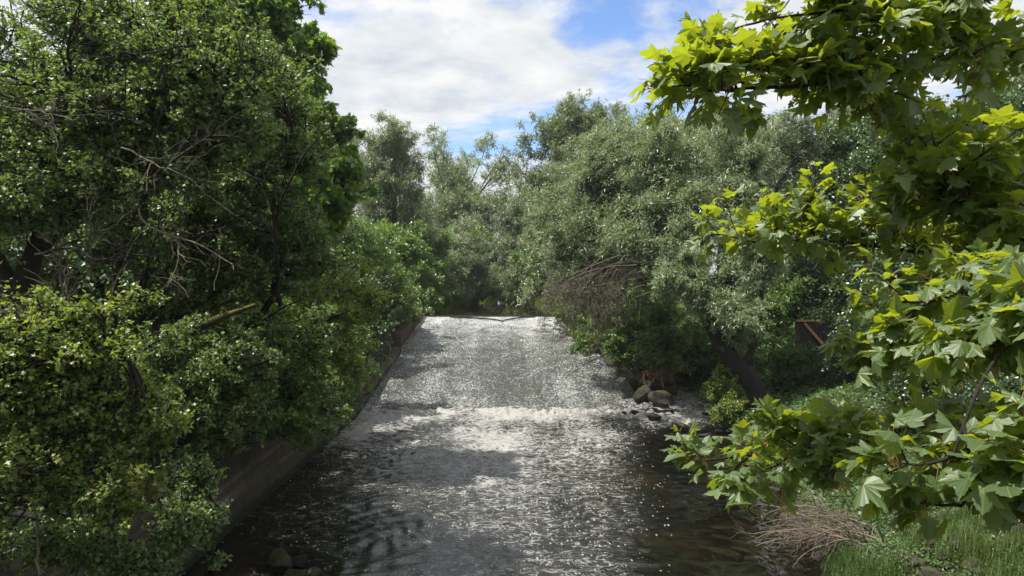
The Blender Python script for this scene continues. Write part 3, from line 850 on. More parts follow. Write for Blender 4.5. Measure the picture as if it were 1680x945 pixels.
T6 = tree('shrub', 'bright mid green shrub spilling over the left end of the weir crest', 'shrub', (x - 1.5, y, ground_z(x - 1.5, y)), [up_trunk(x - 1.5, y, 4, 0.2)],
     blobs_px([(660, 430, 72, 45, 45, 14), (690, 470, 71, 40, 30, 13), (640, 385, 72, 35, 35, 10), (705, 420, 76, 40, 45, 12), (665, 490, 70, 40, 18, 9), (710, 495, 71, 22, 16, 5)]), DIAMOND, 0.30, M['bark'], M['shrub'], 306, GF, q=13, **FAR)
GP = 'bushes lining the far pool'
rp = np.random.default_rng(19)
for (src, x, y, sc, lab) in [(T6, -11, 82, 1.0, 'bush on the left pool bank nearest the weir'), (T6, -8.6, 76, .5, 'low bush masking the left pool edge just past the sill'), (T6, -10.6, 71.5, .55, 'low bush leaning over the left end of the weir sill'), (T4, -9, 90, .8, 'grey green bush on the left pool bank under the tall willow'), (T6, -8.5, 100, 1.2, 'mid green bush on the left pool bank further off'), (T5, -5.2, 114, .9, 'bush at the far left corner of the pool'),
                         (T5, 4.5, 116, .9, 'bush at the far right corner of the pool'), (T6, 5.5, 104, 1.3, 'bush on the right pool bank further off'), (T4, 7.5, 92, .85, 'grey green bush on the right pool bank'), (T5, 10, 82, .8, 'bush on the right pool bank behind the dead brushwood'), (T6, 12.5, 74, 1.2, 'bush on the right bank level with the weir crest'),
                         (T4, -3.0, 134, 1.15, 'bush far behind the pool that closes the gap'), (T5, 2.5, 138, 1.1, 'bush far behind the pool on the right of the gap'), (T4, -14, 92, 1.3, 'larger bush behind the left pool bank'), (T5, 12, 100, 1.3, 'larger bush behind the right pool bank'), (T5, -10, 124, 1.5, 'large far bush left of the gap'), (T4, 8, 128, 1.5, 'large far bush right of the gap')]:
    copy_tree(src, (x, y, float(ground_z(x, y)) - .4), rp.uniform(0, 6.28), sc, lab, GP)
# backdrop row far away: copies
r4 = np.random.default_rng(9)
GB = 'trees of the distant wood'
k = 0
for (src, px, D, sc) in [(T3, 680, 150, .55), (T1, 770, 165, .60), (T3, 860, 150, 0.70), (T1, 905, 135, 1.0), (T3, 1010, 120, 1.05), (T1, 1090, 110, 1.1), (T3, 1180, 105, 1.1), (T1, 1290, 95, 1.15), (T3, 1400, 90, 1.0),
                         (T1, 1520, 85, 1.1), (T3, 1640, 80, 1.0), (T1, 1760, 80, 1.0), (T1, 560, 100, 1.1), (T3, 470, 95, 1.0), (T1, 380, 85, 1.1), (T3, 260, 75, 0.95), (T1, 120, 70, 1.0), (T3, -40, 66, 1.0)]:
    x = (px - CX) / F * D
    copy_tree(src, (x, D, float(ground_z(x, D))), r4.uniform(0, 6.28), sc * r4.uniform(.92, 1.05), 'far tree in the wood behind the river banks, hazy green and half hidden', GB)

# ------------------------------------------------------------------ the big leaning willow on the right
MID = dict(m2=10, m3=8, l2=0.5, l3=0.30, jit=0.08, twig_r=0.008)
p = [W(1285, 712, 32.6), W(1262, 682, 32.8), W(1232, 625, 33.4), W(1190, 575, 34), W(1150, 500, 35), W(1110, 430, 36.5), W(1085, 360, 38), W(1060, 290, 39)]
p[0][2] = float(ground_z(p[0][0], p[0][1])) - 0.3
main = (p, [0.62, 0.56, 0.48, 0.42, 0.33, 0.26, 0.18, 0.05])
arch = ([W(1165, 530, 34.6), W(1130, 480, 35), W(1085, 440, 35.3), W(1030, 432, 35.6), W(985, 445, 36), W(955, 480, 36.4)], [0.28, 0.24, 0.2, 0.15, 0.10, 0.04])
rt = ([W(1195, 585, 33.9), W(1205, 530, 34), W(1195, 450, 34.5), W(1215, 370, 35.5), W(1240, 290, 36.5)], [0.26, 0.22, 0.19, 0.14, 0.05])
rt2 = ([W(1215, 605, 33.6), W(1240, 560, 33.6), W(1250, 480, 33.8), W(1245, 400, 34.2)], [0.16, 0.14, 0.11, 0.04])
lft = ([W(1110, 430, 36.5), W(1060, 370, 38), W(1010, 330, 39.5), W(960, 310, 41)], [0.2, 0.17, 0.12, 0.04])
big = tree('willow_tree', 'big grey green willow with thick dark leaning trunk over the rapids', 'tree', p[0], [main, arch, rt, rt2, lft],
     blobs_px([(1080, 250, 40, 70, 55, 26), (1000, 320, 42, 65, 65, 28), (930, 390, 44, 65, 60, 26), (1100, 350, 38, 80, 60, 28), (1170, 260, 38, 65, 55, 20), (1185, 350, 36, 70, 60, 20),
               (1040, 410, 39, 70, 45, 20), (1130, 450, 34.5, 60, 45, 18), (1190, 500, 33.5, 60, 50, 18), (905, 455, 44, 45, 40, 14), (1010, 235, 42, 50, 40, 14), (1240, 420, 35, 50, 60, 12)]),
     WILLOW, 0.235, M['bark_dark'], M['willow'], 401, None, q=11, slope=0.35, low=0.3, lift=0.12, grav=0.05, **MID)
# dead brushwood hanging from the arched limb
rng = np.random.default_rng(402)
base = np.array(p[0])
ta = resample(arch[0], 30)
st = ta[rng.integers(9, 30, 34)] + rng.normal(0, 0.25, (34, 3))
tg = np.array([W(rng.uniform(880, 1010), rng.uniform(470, 570), rng.uniform(35.5, 38)) for _ in range(34)])
tt = np.linspace(0, 1, 8)[None, :, None]
c = (st + tg) / 2 + np.array([-0.5, 0, 0.5]) + rng.normal(0, .5, (34, 3))
Bq = st[:, None] * (1 - tt) ** 2 + 2 * c[:, None] * tt * (1 - tt) + tg[:, None] * tt * tt
mb = MB()
tubes(mb, Bq - base, 0.024, 0.010, 4)
C1 = children(rng, Bq, 10, 0.2, 1, 1.5, 0.55, -0.1, 5, 0.12, 0.22); tubes(mb, C1 - base, 0.012, 0.006, 3)
C2 = children(rng, C1, 4, 0.2, 1, 0.7, 0.6, -0.1, 4, 0.12, 0.25); tubes(mb, C2 - base, 0.010, 0.006, 3)
mb.build('dead_brushwood', M['twig_grey'], big)
# low bare branches reaching over the white water
mb = MB()
for n_, (pts, r0) in enumerate((([W(1050, 560, 37), W(1010, 575, 37), W(975, 590, 37), W(940, 612, 37)], .05), ([W(1075, 570, 36.5), W(1040, 600, 36.5), W(1005, 625, 36.5), W(980, 645, 36.5)], .045),
                ([W(1180, 610, 34.5), W(1165, 618, 34.8), W(1150, 640, 35.5), W(1145, 655, 36)], .05), ([W(1060, 575, 37), W(1010, 600, 37), W(960, 590, 37.4)], .035))):
    mb = MB()
    q0 = resample(np.array(pts), 9)[None]
    tubes(mb, q0 - base, r0, 0.012, 5)
    cc = children(rng, q0, 9, 0.2, 1, 1.0, 0.5, 0.0, 5, 0.03, 0.2); tubes(mb, cc - base, 0.016, 0.006, 3)
    mb.build('bare_branch', M['bark_dark'], big)

# second willow behind it and the dark open tree to its right
x, y = W(1010, 470, 58)[:2]
x += 4
tree('willow_tree', 'pale willow standing behind the big leaning one', 'tree', (x, y, ground_z(x, y)), [up_trunk(x, y, 11, 0.4, (-1, 0))],
     blobs_px([(920, 330, 58, 55, 55, 16), (960, 280, 58, 60, 55, 18), (1040, 210, 56, 70, 45, 20), (1120, 220, 54, 60, 50, 14), (895, 400, 60, 45, 50, 14), (1000, 400, 56, 80, 60, 18), (890, 450, 62, 40, 35, 10), (1150, 300, 52, 60, 60, 12)]),
     WILLOW, 0.34, M['bark'], M['willow'], 403, None, q=11, **dict(FAR, m2=9, m3=7))
x, y = W(1260, 400, 46)[:2]
z = float(ground_z(x, y))
tree('alder_tree', 'half bare tree with dark spreading limbs against the foliage', 'tree', (x, y, z), [up_trunk(x, y, 9, 0.35, (0.3, 0)), ([W(1262, 330, 46), W(1240, 290, 46), W(1210, 240, 46.5), W(1195, 210, 47)], [0.16, .13, .09, .03]),
     ([W(1262, 330, 46), W(1290, 280, 46), W(1320, 230, 46.5), W(1340, 205, 47)], [0.16, .13, .09, .03])],
     blobs_px([(1210, 235, 47, 45, 35, 10), (1280, 225, 47, 55, 35, 12), (1340, 240, 47, 40, 40, 10), (1250, 300, 46, 60, 40, 8)]), WILLOW, 0.2, M['bark_dark'], M['willow_dark'], 404, None, q=3, **MID)
# dark trees on the right
GD = 'dark broadleaf trees behind the right bank'
darks = []
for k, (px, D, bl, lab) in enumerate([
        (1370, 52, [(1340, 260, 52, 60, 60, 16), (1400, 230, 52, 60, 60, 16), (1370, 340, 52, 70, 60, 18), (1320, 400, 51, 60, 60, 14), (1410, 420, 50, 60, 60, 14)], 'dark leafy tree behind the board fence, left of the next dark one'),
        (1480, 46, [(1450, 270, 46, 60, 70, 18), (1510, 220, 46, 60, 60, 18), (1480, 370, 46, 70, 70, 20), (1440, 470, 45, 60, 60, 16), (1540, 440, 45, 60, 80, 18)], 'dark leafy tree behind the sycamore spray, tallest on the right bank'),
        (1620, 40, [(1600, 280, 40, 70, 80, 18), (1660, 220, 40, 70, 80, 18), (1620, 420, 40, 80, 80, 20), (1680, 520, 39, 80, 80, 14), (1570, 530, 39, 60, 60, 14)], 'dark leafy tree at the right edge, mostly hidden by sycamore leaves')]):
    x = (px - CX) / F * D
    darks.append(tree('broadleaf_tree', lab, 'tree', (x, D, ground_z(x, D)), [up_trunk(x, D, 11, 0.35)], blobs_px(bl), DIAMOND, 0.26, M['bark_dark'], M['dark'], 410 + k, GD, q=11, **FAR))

for (px, D, sc, lab) in [(1330, 66, .9, 'dark tree seen through the gap above the board fence'), (1250, 72, .9, 'dark tree behind the half bare alder'), (1450, 62, .8, 'dark tree far behind the board fence on its right')]:
    x = (px - CX) / F * D
    copy_tree(darks[0], (x, D, float(ground_z(x, D)) - 2.5), 1.0 + px, sc, lab, GD)
# bushes below the willow, along the right bank
GS = 'shrubs on the right bank'
SH = dict(m2=8, m3=6, l2=0.6, l3=0.32, jit=0.05, low=0.0, slope=0.9, lift=0.25, rb=0.02)
def shrub(lab, px, py, D, bl, mat, size, seed, leaf=DIAMOND, q=10, group=GS, name='shrub', **kw):
    x, y = W(px, py, D)[:2]
    z = float(ground_z(x, y)) - 0.1
    rr = np.random.default_rng(seed)
    tr = [([(x, y, z), (x + rr.uniform(-.4, .4), y, z + .6), (x + rr.uniform(-.8, .8), y + rr.uniform(-.5, .5), z + 1.5)], [0.07, 0.05, 0.02]) for _ in range(3)]
    return tree(name, lab, 'shrub', (x, y, z), tr, blobs_px(bl), leaf, size, M['bark_dark'], mat, seed, group, q=q, **{**SH, **kw})

shrub('leafy bright green elder bush above the boulders', 1060, 560, 42, [(1030, 530, 42, 45, 30, 18), (1080, 545, 41, 55, 30, 20), (1060, 500, 43, 60, 30, 18), (1130, 545, 41, 45, 35, 16), (1015, 560, 41.5, 30, 22, 9), (1100, 580, 40.5, 45, 22, 14)], M['shrub'], 0.16, 501, HAW)
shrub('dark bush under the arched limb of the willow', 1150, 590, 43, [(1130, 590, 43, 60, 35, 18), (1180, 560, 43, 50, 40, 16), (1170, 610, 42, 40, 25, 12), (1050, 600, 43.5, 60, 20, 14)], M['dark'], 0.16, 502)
shrub('yellow green bush at the foot of the leaning trunk', 1195, 660, 34, [(1195, 640, 34, 28, 35, 16), (1215, 670, 33.6, 35, 25, 14), (1185, 670, 34, 20, 20, 7)], M['hawthorn_bright'], 0.11, 503)
shrub('mid green bush behind the trunk and below the board fence', 1280, 600, 37, [(1270, 600, 37, 55, 35, 18), (1320, 620, 36, 60, 30, 18), (1390, 610, 36, 55, 40, 16)], M['nettle'], 0.13, 504)
shrub('sunlit pale bush right behind the willow trunk', 1230, 520, 44, [(1240, 510, 44, 45, 45, 16), (1290, 560, 43, 35, 30, 10), (1280, 470, 46, 40, 40, 12)], M['shrub'], 0.17, 505)
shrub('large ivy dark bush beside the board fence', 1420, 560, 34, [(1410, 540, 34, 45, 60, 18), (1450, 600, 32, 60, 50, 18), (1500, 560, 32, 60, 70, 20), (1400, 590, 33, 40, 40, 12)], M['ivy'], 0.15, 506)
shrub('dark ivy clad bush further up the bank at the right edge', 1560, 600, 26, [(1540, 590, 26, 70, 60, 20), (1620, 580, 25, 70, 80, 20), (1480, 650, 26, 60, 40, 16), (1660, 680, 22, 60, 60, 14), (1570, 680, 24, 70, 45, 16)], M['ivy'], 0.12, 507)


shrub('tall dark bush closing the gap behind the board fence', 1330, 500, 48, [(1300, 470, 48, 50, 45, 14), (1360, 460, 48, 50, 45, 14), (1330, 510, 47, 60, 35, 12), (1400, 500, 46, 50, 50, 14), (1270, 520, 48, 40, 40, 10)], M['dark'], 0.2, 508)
shrub('dense mid green bush on the right flank of the weir, behind the dead brushwood', 950, 520, 60, [(935, 505, 60, 32, 16, 12), (960, 540, 56, 34, 20, 14), (985, 575, 52, 34, 20, 14), (975, 500, 58, 40, 25, 12), (905, 500, 66, 22, 12, 6)], M['shrub'], 0.2, 509)
# undergrowth carpet on the right bank
def scatter_cover(name, label, region, n, size, mat, seed, hmax, leaf=DIAMOND, stalk=False):
    rr = np.random.default_rng(seed)
    x0, x1, y0, y1, off = region
    P = np.c_[rr.uniform(x0, x1, n * 2), rr.uniform(y0, y1, n * 2)]
    P = P[(P[:, 0] > right_edge(P[:, 1]) + off)]
    dens = fbm(np.c_[P * 0.45, 0 * P[:, :1]], seed, 3)
    P = P[dens + rr.uniform(-.5, .5, len(P)) > -0.25][:n]
    g = ground_z(P[:, 0], P[:, 1])
    top = hmax * (0.55 + 0.6 * fbm(np.c_[P * 0.8, 0 * P[:, :1]], seed + 1, 3))
    z = g + top * rr.random(len(P)) ** 0.6
    mbk = MB()
    pos = np.c_[P, z]
    put_leaves(mbk, rr, pos, rr.normal(size=pos.shape) * [1, 1, .4], nrm(rr.normal(0, .45, pos.shape) + [0, 0, 1]), size * rr.uniform(.6, 1.3, len(pos)), leaf)
    o = mbk.build(name, mat)
    return tag(o, label, 'undergrowth', kind='stuff')


scatter_cover('undergrowth', 'low nettles and bramble covering the right bank', (8, 24, 18, 38, 0.15), 70000, 0.13, M['nettle'], 601, 1.0, HAW)
scatter_cover('undergrowth', 'low leafy cover beyond the willow', (8, 30, 37, 66, 0.5), 40000, 0.18, M['shrub'], 602, 0.9, HAW)

scatter_cover('undergrowth', 'creeping small leaved plants between the mossy stones on the near right bank', (6.5, 15, 12, 20, 0.25), 30000, 0.07, M['nettle'], 603, 0.28, DIAMOND)
# grass on the near right bank
rr = np.random.default_rng(611)
n = 52000
P = np.c_[rr.uniform(5.5, 14, n * 4), rr.uniform(11, 27, n * 4)]
P = P[P[:, 0] > right_edge(P[:, 1]) + 0.05 + 0.5 * rr.random(len(P))]
P = P[P[:, 0] < right_edge(P[:, 1]) + 5.5]
den = fbm(np.c_[P * 0.9, 0 * P[:, :1]], 612, 3)
P = P[den * 1.4 + rr.uniform(-.3, .3, len(P)) > 0.0][:n]
g = ground_z(P[:, 0], P[:, 1]) - 0.03
L = rr.uniform(0.14, 0.55, len(P)) * (1 + 0.9 * fbm(np.c_[P * 0.6, 0 * P[:, :1]], 613, 2))
az = rr.uniform(0, 2 * PI, len(P)); bend = rr.uniform(0.2, 0.9, len(P))
d = np.c_[np.cos(az), np.sin(az), 0 * az]; sd = np.c_[-np.sin(az), np.cos(az), 0 * az]
w = rr.uniform(0.005, 0.010, len(P))
rows = []
for t in (0, .35, .7, 1.0):
    c = np.c_[P, g] + d * (bend * L * t * t)[:, None] * .8 + np.array([0, 0, 1.0]) * (L * (t - 0.35 * bend * t * t))[:, None]
    ww = (w * (1 - t * .9))[:, None]
    rows += [c - sd * ww, c + sd * ww]
V = np.stack(rows, 1)
TF = np.array([[0, 1, 3, 2], [2, 3, 5, 4], [4, 5, 7, 6]])
mb = MB(); mb.add(V, (TF[None] + (np.arange(len(P)) * 8)[:, None, None]).reshape(-1, 4), 0, np.repeat(rr.random(len(P)), 8))
tag(mb.build('grass', M['grass']), 'long bright green grass growing on the near right bank', 'grass', kind='stuff')

# tall grass fringe round the pool
rr = np.random.default_rng(615)
P = np.c_[rr.uniform(-14, 12, 60000), rr.uniform(68.5, 122, 60000)]
dl = left_edge(P[:, 1]) - P[:, 0]; dr_ = P[:, 0] - right_edge(P[:, 1])
P = P[((dl > 0.1) & (dl < 2.2)) | ((dr_ > 0.1) & (dr_ < 2.2))]
g = ground_z(P[:, 0], P[:, 1]) - 0.05
L_ = rr.uniform(0.4, 1.1, len(P)); az = rr.uniform(0, 2 * PI, len(P))
sd = np.c_[-np.sin(az), np.cos(az), 0 * az]; d = np.c_[np.cos(az), np.sin(az), 0 * az]
b_ = np.c_[P, g]; t_ = b_ + d * (L_ * .35)[:, None] + np.array([0, 0, 1.0]) * L_[:, None]
mb = MB(); mb.add(np.stack([b_ - sd * .03, b_ + sd * .03, t_], 1), np.arange(len(P) * 3).reshape(-1, 3), 0, np.repeat(rr.random(len(P)), 3))
tag(mb.build('grass', M['hawthorn_bright']), 'tall pale grass fringing the far pool', 'grass', kind='stuff')

# heap of bleached dead branches at the water's edge
rr = np.random.default_rng(621)
b0 = W(1385, 925, 17.9); b0[2] = float(ground_z(b0[0], b0[1])) + 0.30
mb = MB()
st = b0 + np.c_[rr.uniform(-0.3, 0.9, 46), rr.uniform(-.9, .6, 46), rr.uniform(-.2, .4, 46)]
tg = st + np.c_[rr.uniform(-2.3, -0.5, 46), rr.uniform(-.9, 1.0, 46), rr.uniform(-.35, .55, 46)]
tt = np.linspace(0, 1, 8)[None, :, None]
c = (st + tg) / 2 + np.array([0, 0, .35]) + rr.normal(0, .15, (46, 3))
Bq = st[:, None] * (1 - tt) ** 2 + 2 * c[:, None] * tt * (1 - tt) + tg[:, None] * tt * tt
tubes(mb, Bq - b0, 0.022, 0.006, 5)
C1 = children(rr, Bq, 6, .2, 1, .8, .4, 0.05, 5, .02, .18); tubes(mb, C1 - b0, .009, .004, 3)
C2 = children(rr, C1, 2, .2, 1, .35, .5, 0.05, 4, .02, .2); tubes(mb, C2 - b0, .005, .003, 3)
tag(mb.build('brush_pile', M['twig'], smooth=True, origin=b0), 'heap of bleached dead branches at the right edge of the water', 'branches')
# dried grass cap on the boulders
mb = MB(); b0 = W(1075, 615, 40)
pp = np.array([W(rr.uniform(1055, 1098), rr.uniform(608, 620), rr.uniform(39.3, 40.3)) for _ in range(420)])
en = pp + np.c_[rr.normal(0, .35, 420), rr.uniform(-.5, .1, 420), rr.uniform(-.55, .1, 420)]
q = np.stack([pp, (pp + en) / 2 + [0, 0, .10], en], 1)
tubes(mb, q - b0, .022, .008, 3)
tag(mb.build('dead_grass', M['dry_grass'], origin=b0), 'rusty mat of dead grass lying on top of the boulder pile', 'dead grass', kind='stuff')

# ------------------------------------------------------------------ left bank
HW = dict(leaf=HAW, bark=M['bark_dark'], l2=0.80, l3=0.34, grav=0.02, lift=0.10, rb=0.03, curl=0.26, jit=0.03, spread=0.62, zf=0.55, twig_r=0.007, up=0.14)
gz = lambda x, y: float(ground_z(x, y)) - 0.15


def pxs(lst): return [W(*a) for a in lst]


# hawthorn with the thick trunk at the left edge
b = W(45, 455, 13.0); b[2] = gz(b[0], b[1])
t1 = ([b, W(40, 600, 13), W(30, 500, 13), W(55, 420, 13), W(90, 330, 13), W(110, 200, 13), W(130, 60, 13)], [.27, .24, .21, .18, .14, .09, .03])
t2 = ([W(32, 490, 13), W(-20, 400, 13), W(-60, 250, 12.6), W(-40, 100, 12.4)], [.2, .16, .12, .05])
t3 = ([W(70, 400, 13), W(160, 330, 12.5), W(250, 275, 12), W(330, 240, 11.8), W(420, 180, 11.6)], [.16, .13, .10, .07, .02])
haw1 = tree('hawthorn_tree', 'spreading hawthorn with thick dark trunk at the left edge of the photo', 'tree', b, [t1, t2, t3],
     blobs_px([(60, 60, 12, 110, 80, 30), (200, 40, 12, 110, 80, 34), (60, 200, 12, 110, 80, 28), (200, 180, 11.6, 120, 80, 34), (310, 140, 11.6, 100, 80, 30), (90, 330, 12, 100, 60, 20), (250, 280, 11.4, 100, 60, 24),
               (-60, 300, 12, 100, 150, 16), (380, 210, 11.6, 60, 50, 12), (330, 20, 12.5, 90, 70, 22)]),
     size=0.078, foliage=M['hawthorn'], seed=701, m2=8, m3=6, q=8, **HW)
# second hawthorn: slender stems, reaching out to the right
b = W(200, 480, 18.0); b[2] = gz(b[0], b[1])
s1 = ([b, W(185, 560, 18), W(190, 470, 18), W(215, 380, 17.6), W(260, 270, 17), W(300, 120, 17)], [.13, .12, .10, .09, .07, .03])
s2 = ([b + [.3, 0, 0], W(230, 540, 18), W(240, 450, 17.8), W(330, 370, 17), W(430, 260, 16.6), W(480, 200, 16.4)], [.12, .11, .10, .08, .06, .02])
s3 = ([b + [.5, .3, 0], W(380, 560, 18), W(440, 500, 17.6), W(455, 420, 17.4), W(450, 340, 17.2), W(490, 240, 17)], [.12, .10, .085, .07, .06, .02])
haw2 = tree('hawthorn_tree', 'slender many stemmed hawthorn in front of the maple on the left bank', 'tree', b, [s1, s2, s3],
     blobs_px([(420, 150, 17, 90, 80, 24), (360, 260, 16.5, 90, 70, 24), (470, 260, 17, 70, 60, 18), (450, 360, 17, 80, 60, 22), (340, 380, 16.5, 90, 60, 22), (520, 420, 17.5, 60, 50, 14), (280, 110, 18, 100, 80, 18), (200, 330, 18, 110, 80, 20), (430, 440, 17, 80, 50, 18), (150, 200, 18, 120, 100, 16)]),
     size=0.092, foliage=M['hawthorn'], seed=702, m2=8, m3=7, q=8, **HW)
# bare branches that show against the leaves
def bare(root, lst, mat, seed):
    r_ = np.random.default_rng(seed)
    o_ = np.array(root.location)
    for pts, r0 in lst:
        q0 = resample(np.array(pxs(pts)), 14)[None]
        q0 = q0 + np.cumsum(r_.normal(0, .018, q0.shape), 1)
        mbb = MB(); tubes(mbb, q0 - o_, r0, .008, 6)
        cc = children(r_, q0, 9, .15, 1, .9, .5, .1, 6, 0, .2); tubes(mbb, cc - o_, r0 * .45, .004, 4)
        c2 = children(r_, cc, 3, .2, 1, .4, .5, .05, 4, 0, .25); tubes(mbb, c2 - o_, .006, .003, 3)
        mbb.build('bare_branch', mat, root, smooth=True)

bare(haw1, [([(130, 330, 11.6), (200, 320, 10.8), (270, 285, 10.4), (330, 240, 10.2), (400, 190, 10.2)], .045), ([(20, 170, 11), (80, 190, 10.4), (150, 185, 10.2), (230, 200, 10.1)], .03),
            ([(120, 130, 11), (115, 60, 10.4), (120, 0, 10.2)], .03), ([(250, 300, 11), (262, 180, 10.4), (258, 110, 10.2)], .022), ([(60, 420, 11), (120, 400, 10.6), (170, 420, 10.4), (210, 400, 10.3)], .03), ([(330, 80, 11), (250, 85, 10.4), (170, 80, 10.2)], .022)], M['bark_dark'], 1)
bare(haw1, [([(0, 175, 10.6), (60, 185, 10.2), (135, 205, 10)], .014), ([(200, 245, 10.5), (260, 270, 10.2), (320, 300, 10.1)], .016), ([(265, 365, 10.8), (290, 400, 10.4), (280, 440, 10.2)], .014), ([(110, 520, 11.2), (108, 460, 11), (100, 400, 10.8)], .03), ([(150, 460, 11.4), (145, 410, 11), (160, 360, 10.8)], .025)], M['twig_grey'], 2)
bare(haw2, [([(458, 500, 16.6), (452, 420, 15.8), (440, 330, 15.4), (415, 250, 15.2)], .06), ([(448, 380, 15.8), (470, 300, 15.4), (500, 250, 15.2), (550, 190, 15.2)], .045), ([(300, 400, 16), (350, 380, 15.4), (410, 370, 15.2)], .04), ([(235, 470, 16), (245, 420, 15.6), (270, 360, 15.4)], .05), ([(330, 130, 16), (400, 95, 15.4), (470, 75, 15.2)], .035)], M['bark_dark'], 3)
# third hawthorn: rooted off to the left, its sprays hang in front of the wall
b = np.array([-9.6, 8.2, gz(-9.6, 8.2)])
u1 = ([b, b + [.3, .2, 1.2], W(-120, 560, 8.6), W(20, 520, 9), W(120, 545, 9.2), W(210, 590, 9.4)], [.2, .17, .13, .09, .06, .02])
u2 = ([b + [.1, 0, .5], W(-200, 700, 8.6), W(-40, 720, 8.8), W(90, 760, 9), W(190, 810, 9.2)], [.15, .12, .09, .06, .02])
u3 = ([b + [.1, 0, .5], W(-120, 640, 8.6), W(40, 640, 9.2), W(170, 640, 9.6), W(270, 680, 10)], [.13, .11, .09, .06, .02])
tree('hawthorn_tree', 'hawthorn hanging its yellowish sprays over the retaining wall at lower left', 'tree', b, [u1, u2, u3],
     blobs_px([(60, 555, 9, 100, 40, 22), (150, 580, 9.4, 80, 45, 22), (60, 640, 9.2, 100, 50, 26), (180, 680, 9.6, 80, 45, 22), (60, 740, 9, 90, 50, 22), (170, 780, 9.2, 60, 35, 13), (40, 830, 8.8, 80, 40, 14), (-60, 650, 9, 80, 180, 14), (250, 715, 9.8, 45, 30, 8), (210, 840, 9.4, 60, 25, 8), (130, 500, 9.4, 70, 22, 6)]),
     size=0.072, foliage=M['hawthorn_bright'], seed=703, m2=7, m3=6, q=7, **dict(HW, grav=0.05, l2=1.0, l3=.42))
# bottom corner spray
b = np.array([-9.3, 10.8, gz(-9.3, 10.8)])
tree('hawthorn_bush', 'loose leafy bush drooping to the bottom left corner', 'shrub', b, [([b, b + [.5, 0, .7], W(60, 850, 10.4), W(170, 890, 10.2), W(250, 900, 10.4)], [.08, .07, .05, .03, .01]), ([b, W(120, 780, 11), W(260, 790, 11), W(340, 810, 11.2)], [.06, .05, .03, .01])],
     blobs_px([(120, 910, 10, 60, 35, 12), (210, 930, 10, 60, 30, 14), (290, 870, 10.6, 50, 25, 9), (300, 800, 11.2, 60, 22, 9), (40, 900, 10, 60, 30, 8), (330, 915, 10.8, 30, 25, 5)]),
     size=0.075, foliage=M['hawthorn'], seed=704, m2=6, m3=6, q=7, **dict(HW, grav=0.06, l2=1.2, l3=.5))
# shrubs spilling over the wall further along
GL = 'shrubs spilling over the left retaining wall'
def lshrub(lab, x, y, bl, mat, size, seed, name='hawthorn_bush', **kw):
    z = gz(x, y)
    r_ = np.random.default_rng(seed)
    tr = [([(x, y, z), (x + r_.uniform(.1, .5), y + r_.uniform(-.4, .4), z + .8), (x + r_.uniform(.4, 1.2), y + r_.uniform(-.8, .8), z + 1.6)], [0.09, 0.07, 0.03]) for _ in range(4)]
    return tree(name, lab, 'shrub', (x, y, z), tr, blobs_px(bl), size=size, foliage=mat, seed=seed, group=GL, **{**HW, 'low': 0.0, 'slope': .4, 'grav': .06, 'm2': 8, 'm3': 7, 'q': 8, **kw})

lshrub('dense dark green shrub on the wall in front of the mossy bough', -9.6, 16.0, [(300, 620, 14.5, 80, 45, 24), (370, 660, 15, 70, 45, 22), (280, 680, 14, 70, 40, 18), (400, 600, 15.5, 70, 45, 22), (330, 560, 15, 80, 35, 18), (420, 690, 15.6, 50, 35, 12), (340, 730, 14.6, 45, 28, 8)], M['hawthorn'], 0.09, 711)
lshrub('mid green shrub drooping over the wall beside the dark water', -9.6, 21.5, [(450, 600, 19.5, 60, 50, 20), (480, 660, 20, 60, 40, 18), (500, 560, 20.5, 60, 45, 20), (440, 530, 20, 80, 40, 20), (530, 620, 21, 40, 50, 14), (500, 700, 20.4, 35, 25, 7), (400, 480, 20, 80, 40, 16)], M['shrub'], 0.11, 712)
lshrub('yellow green hawthorn bough reaching over the foot of the weir', -9.7, 28.5, [(560, 500, 26.5, 70, 30, 18), (620, 490, 27, 50, 16, 14), (540, 560, 26.5, 60, 45, 18), (565, 610, 27, 40, 45, 14), (500, 500, 27, 70, 40, 16), (560, 450, 28, 60, 30, 14), (655, 482, 27.5, 26, 9, 6)], M['hawthorn_bright'], 0.12, 713)
lshrub('trailing green shrub hanging to the water below the weir foot', -9.4, 24.5, [(500, 640, 22, 45, 50, 16), (535, 680, 23, 40, 45, 14), (470, 690, 21.5, 40, 40, 12), (560, 640, 25.5, 35, 50, 12), (510, 720, 22.2, 28, 20, 6), (460, 560, 22, 50, 40, 12)], M['hawthorn'], 0.105, 716, grav=.12)
lshrub('trailing bush hanging over the wall end beside the foam', -9.4, 33, [(570, 600, 31, 36, 45, 14), (555, 650, 30.5, 36, 40, 12), (590, 560, 32, 36, 36, 12), (530, 600, 29, 40, 50, 12), (578, 650, 31.5, 20, 24, 6)], M['shrub'], 0.13, 717, grav=.10)
lshrub('dark bramble mound between the wall and the weir', -10.2, 37, [(600, 560, 37, 40, 35, 14), (580, 620, 36, 35, 35, 12), (620, 520, 39, 40, 30, 13), (560, 570, 36, 50, 50, 14), (590, 480, 38, 60, 40, 16)], M['dark'], 0.16, 714, name='bramble')
lshrub('green bush above the brick wall at the top of the weir', -11, 56, [(640, 500, 56, 40, 22, 12), (610, 460, 54, 50, 40, 16), (665, 480, 58, 40, 22, 12), (600, 410, 54, 50, 45, 14), (680, 512, 62, 22, 12, 7), (560, 400, 52, 60, 60, 14)], M['shrub'], 0.22, 715, jit=0.1)
